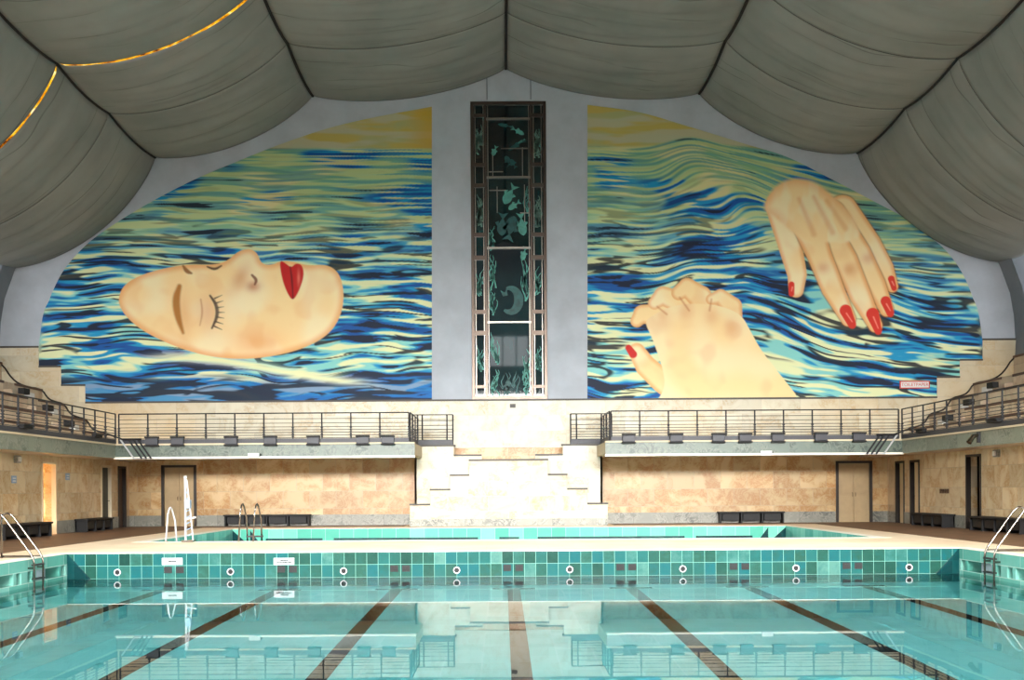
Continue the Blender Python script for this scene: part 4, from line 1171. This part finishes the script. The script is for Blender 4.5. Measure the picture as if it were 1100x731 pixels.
def paint_left(x, y):
    c = sea(x, y, 'L')
    # a plain floating bather's face, eyes closed
    d = blob(x, y, [(126, 328), (131, 308), (150, 296), (178, 288), (205, 284), (226, 285), (243, 282), (256, 270), (268, 267), (277, 272), (281, 284), (292, 285), (304, 280), (318, 282), (332, 286),
                    (350, 284), (364, 292), (370, 312), (368, 336), (356, 358), (330, 374), (292, 384), (252, 387), (212, 381), (174, 367), (144, 350)])
    c = skin_layer(c, x, y, d, 9, 0, 0.7)
    c = spotc(c, x, y, 275, 368, 26, 14, (240, 150, 60), 0.55 * 1.0)
    ins = sst(-0.6, 0.6, d)
    base = sea(x, y, 'L')
    c = c * ins[:, None] + base * (1 - ins[:, None])
    c = spotc(c, x, y, 198, 340, 9, 26, (222, 130, 60), 0.35, -0.1)
    c = stroke(c, x, y, [(193, 308, 2.4), (189, 322, 4.2), (191, 340, 3.6), (197, 358, 1.4)], 3, (176, 112, 40), 0.95, 1.6)      # brow
    c = stroke(c, x, y, [(197, 286, 1.0), (201, 292, 2.6), (206, 294, 1.0)], 2, (140, 84, 36), 0.9, 1.0)
    c = spotc(c, x, y, 224, 336, 13, 20, (214, 130, 90), 0.4)
    c = stroke(c, x, y, [(226, 318, 1.0), (233, 328, 1.9), (234, 340, 1.9), (228, 353, 1.0)], 1.5, (60, 34, 30), 0.95)           # closed lid
    for k in range(7):
        a = -0.55 + k * 0.19; x0_, y0_ = 233 + 1.5 * math.cos(a * 2), 336 + k * 5.0 - 15
        c = stroke(c, x, y, [(x0_ - abs(k - 3) * 0.9, y0_, 0.9), (x0_ + 7 - abs(k - 3) * 0.6, y0_ + (k - 3) * 1.2, 0.3)], 0.6, (50, 30, 28), 0.9, 0.5)
    c = stroke(c, x, y, [(216, 322, 0.8), (218, 336, 1.0), (215, 350, 0.6)], 0.8, (196, 120, 80), 0.6)
    c = stroke(c, x, y, [(223, 287, 0.8), (231, 290, 1.6), (238, 286, 0.8)], 1.2, (60, 34, 30), 0.9)
    c = spotc(c, x, y, 258, 300, 8, 16, (206, 118, 70), 0.5, 0.5)                                                                 # nose side
    c = spotc(c, x, y, 272, 308, 8, 6, (188, 96, 60), 0.7)
    c = stroke(c, x, y, [(271, 296, 1.2), (276, 301, 1.8), (274, 306, 1.0)], 1.5, (110, 50, 34), 0.85)
    c = spotc(c, x, y, 250, 330, 12, 22, (255, 238, 200), 0.6)
    # plain closed lips
    lip = blob(x, y, [(300, 279), (308, 284), (313, 288), (318, 283), (325, 285), (327, 296), (322, 312), (315, 324), (309, 316), (303, 300)])
    c = mixc(c, (196, 26, 24), sst(-0.7, 0.7, lip))
    c = stroke(c, x, y, [(312, 287, 0.6), (314, 302, 1.1), (315, 321, 0.6)], 0.9, (96, 10, 14), 0.9)
    c = spotc(c, x, y, 321, 299, 1.6, 8, (240, 130, 110), 0.7)
    c = spotc(c, x, y, 340, 310, 8, 18, (255, 228, 176), 0.5)
    return c

def paint_right(x, y):
    c = sea(x, y, 'R')
    # lower hand, a forearm coming in from the bottom edge
    def hand(c, parts, order, nails):
        for k in order:
            c = skin_layer(c, x, y, chain(x, y, parts[k]), 7 if k != 'palm' else 10, 3, 0.55)
        return c
    for pts in ([(742, 352, 15), (712, 338, 12), (690, 338, 10), (684, 345, 7)],):
        c = skin_layer(c, x, y, chain(x, y, pts), 5, 7, 0.7)
    for pts in ([(750, 350, 16), (728, 324, 12), (712, 318, 10), (703, 326, 7)], [(764, 348, 16), (752, 320, 13), (738, 309, 10), (729, 315, 8)], [(782, 352, 16), (786, 330, 11), (774, 319, 8), (764, 322, 6)]):
        c = skin_layer(c, x, y, chain(x, y, pts), 5, 8, 0.7)
    c = skin_layer(c, x, y, chain(x, y, [(740, 425, 18), (712, 410, 13), (694, 394, 11.5), (684, 378, 9)]), 6, 9, 0.7)
    palm = blob(x, y, [(700, 340), (718, 330), (742, 326), (772, 328), (796, 338), (806, 356), (818, 378), (842, 408), (864, 436), (700, 438), (715, 418), (712, 396), (700, 362), (692, 346)])
    m = sst(-0.6, 0.6, palm)
    s_ = np.tile(lin(SKIN), (x.size, 1)); s_ = mixc(s_, SKIN_L, sst(-0.3, 0.4, fbm(x / 45, y / 45, 1, 131)) * 0.5)
    s_ = mixc(s_, (240, 190, 140), sst(0.0, 0.35, fbm(x / 34, y / 34, 2, 133)) * 0.4)
    for (kx, ky) in ((712, 340), (736, 336), (764, 340), (786, 352)): s_ = spotc(s_, x, y, kx, ky, 8, 10, (236, 170, 112), 0.5)
    edge_ = (1 - sst(0, 8, palm)) * sst(395, 350, y) * 0.0
    c = c * (1 - m[:, None]) + s_ * m[:, None]
    for pts in ([(716, 338), (706, 330)], [(740, 334), (730, 320)], [(762, 334), (764, 322)]):
        c = stroke(c, x, y, pts, 0.9, (206, 120, 66), 0.6, 1.2)
    c = mixc(c, (206, 40, 34), sst(-0.6, 0.6, chain(x, y, [(680, 381, 4.2), (675, 374, 3.4)])))
    # upper hand reaching down with five spread fingers
    c = skin_layer(c, x, y, chain(x, y, [(840, 222, 18), (848, 262, 13), (856, 295, 10.5), (855, 312, 8)]), 6, 12, 0.7)
    for pts in ([(905, 226, 16), (934, 262, 12), (950, 288, 9.5), (958, 308, 6.5)], [(892, 232, 17), (922, 272, 13), (940, 305, 10.5), (952, 333, 7.5)],
                [(880, 238, 17), (908, 280, 13), (924, 318, 11.5), (940, 350, 7.5)], [(866, 238, 17), (880, 275, 13), (894, 310, 12), (911, 343, 8)]):
        d = chain(x, y, pts)
        c = mixc(c, (150, 84, 40), sst(-2.2, 0.5, d) * 0.75)
        c = skin_layer(c, x, y, d, 6, 13, 0.75)
    palm = blob(x, y, [(822, 214), (832, 198), (852, 190), (876, 194), (898, 212), (918, 232), (926, 254), (914, 262), (892, 262), (866, 262), (850, 252), (834, 236), (818, 226)])
    m = sst(-1.5, 4.0, palm)
    s_ = np.tile(lin(SKIN), (x.size, 1)); s_ = mixc(s_, SKIN_L, sst(-0.1, 0.3, fbm(x / 16, y / 34, 2, 141)) * 0.6)
    s_ = mixc(s_, SKIN_D, (1 - sst(0, 14, palm)) * sst(262, 225, y) * 0.5)
    for a, b in (((858, 214), (874, 252)), ((874, 212), (894, 250)), ((888, 216), (908, 246))):
        s_ = mixc(s_, (232, 160, 96), sst(-4, 1, capsule(x, y, a, b, 0.5, 1.5)) * 0.45)
    c = c * (1 - m[:, None]) + s_ * m[:, None]
    for (kx, ky) in ((884, 288), (912, 290), (932, 278)): c = spotc(c, x, y, kx, ky, 7, 6, (220, 130, 80), 0.45)
    for a, b, r0, r1 in (((908, 334), (915, 349), 6.5, 4.5), ((937, 338), (943, 356), 7, 4), ((951, 324), (956, 337), 5.5, 4), ((957, 300), (960, 310), 3.6, 3), ((850, 306), (850, 316), 3.2, 3)):
        c = mixc(c, (222, 56, 40), sst(-0.6, 0.6, capsule(x, y, a, b, r0, r1)))
        c = mixc(c, (255, 150, 130), sst(-0.6, 0.6, capsule(x, y, (a[0] + 1, a[1] + 3), (b[0], b[1] - 3), 0.8, 0.5)) * 0.8)
    return c

t = NT('mural_paint'); t.rough(0.55); t.spec(0.25)
at = t.n('ShaderNodeAttribute'); at.attribute_name = 'paint'; t.color(at.outputs['Color']); M['mural'] = t.m

def mural(label, top_pts, bottoms, paint, x0, x1, res=0.8):
    """bottoms: list of (x_from, x_to, y_bottom)"""
    r = thing('mural_panel', label, 'mural', tuple(P((x0 + x1) / 2, 430, YB - 0.03)))
    X = []; Y = []; F = []; base = 0
    for (a, b, yb) in bottoms:
        nc = max(2, int((b - a) / res) + 1); nr = 400
        xx = np.linspace(a, b, nc); tp = smooth_interp(xx, top_pts)
        tt = np.linspace(0, 1, nr)
        gx = np.repeat(xx[:, None], nr, 1); gy = tp[:, None] + (yb - tp[:, None]) * tt[None, :]
        X.append(gx.ravel()); Y.append(gy.ravel())
        i = np.arange(nc - 1)[:, None] * nr + np.arange(nr - 1)[None, :]; i = i.ravel() + base
        F.append(np.stack([i, i + 1, i + nr + 1, i + nr], 1)); base += nc * nr
    X = np.concatenate(X); Y = np.concatenate(Y); F = np.concatenate(F)
    col = np.clip(paint(X, Y), 0, 1)
    ca, sa = math.cos(ROLL), math.sin(ROLL); yd = YB - 0.04
    dx = X - VX; dy = VY - Y
    wx_ = CX + (dx * ca + dy * sa) * YB / FPX; wz_ = CZ + (-dx * sa + dy * ca) * YB / FPX
    co = np.stack([wx_ - r.location.x, np.full_like(wx_, yd - r.location.y), wz_ - r.location.z], 1)
    me = bpy.data.meshes.new('painted_panel'); n = len(X)
    me.vertices.add(n); me.vertices.foreach_set('co', co.ravel().astype(np.float32))
    me.loops.add(F.size); me.loops.foreach_set('vertex_index', F.ravel().astype(np.int32))
    me.polygons.add(len(F)); me.polygons.foreach_set('loop_start', (np.arange(len(F)) * 4).astype(np.int32))
    me.update(calc_edges=True)
    ca_ = me.color_attributes.new('paint', 'FLOAT_COLOR', 'POINT')
    ca_.data.foreach_set('color', np.concatenate([col, np.ones((n, 1))], 1).ravel().astype(np.float32))
    me.materials.append(M['mural'])
    o = bpy.data.objects.new('painted_surface', me); COL.objects.link(o); o.parent = r
    # the board behind the painting
    poly = [(px, float(smooth_interp(np.array([px]), top_pts)[0])) for px in np.linspace(x0, x1, 60)]
    bot = []
    for (a, b, yb) in bottoms: bot += [(a, yb), (b, yb)]
    poly = poly + bot[::-1]
    pz = [(P(a, b, YB).x, P(a, b, YB).z) for a, b in poly]
    MB().prism_xz(pz, YB - 0.038, YB - 0.002).build('backing_board', M['white'], r)
    return r
mural('huge mural left of the tall window, a pale face floating on blue sea', [(42, 374), (45.6, 344), (53, 323), (66.5, 294.5), (79, 278), (97, 260), (116, 246), (158, 220), (210, 193), (250, 176), (300, 156), (350, 139), (390, 129), (464, 115)],
      [(42, 66, 395), (66, 92, 415), (92, 464, 433)], paint_left, 42, 464)
mural('huge mural right of the tall window, two painted hands on blue sea', [(631, 113), (686, 121), (745, 138), (800, 155), (845, 169), (895, 194), (937, 216), (976, 237.5), (1000, 256), (1016, 270), (1035, 297), (1045, 321), (1051, 338), (1055, 366)],
      [(631, 1006, 429.5), (1006, 1030.5, 406.5), (1030.5, 1055, 388)], paint_right, 631, 1055)
# sign on the right mural
p0, p1 = P(966, 418, YB), P(998, 409.5, YB)
r = thing('name_sign', 'small white sign with a red border and red lettering on the right mural', 'sign', ((p0.x + p1.x) / 2, YB - 0.06, p0.z))
MB().box(p0.x, p1.x, YB - 0.07, YB - 0.042, p0.z, p1.z).build('border', plain('sign_red', S(206, 60, 44), 0.5), r)
MB().box(p0.x + 0.04, p1.x - 0.04, YB - 0.075, YB - 0.07, p0.z + 0.04, p1.z - 0.04).build('plate', M['white'], r)
cu = bpy.data.curves.new('lettering', 'FONT'); cu.body = 'TOILETPAPER'; cu.size = 0.172; cu.align_x = 'CENTER'; cu.align_y = 'CENTER'; cu.extrude = 0.003
cu.materials.append(bpy.data.materials['sign_red'])
tmp = bpy.data.objects.new('lettering_source', cu); COL.objects.link(tmp)
me = bpy.data.meshes.new_from_object(tmp.evaluated_get(bpy.context.evaluated_depsgraph_get()))
bpy.data.objects.remove(tmp)
o = bpy.data.objects.new('lettering', me); COL.objects.link(o); o.parent = r
o.location = (0, -0.022, (p1.z - p0.z) / 2); o.rotation_euler = (math.pi / 2, 0, 0)
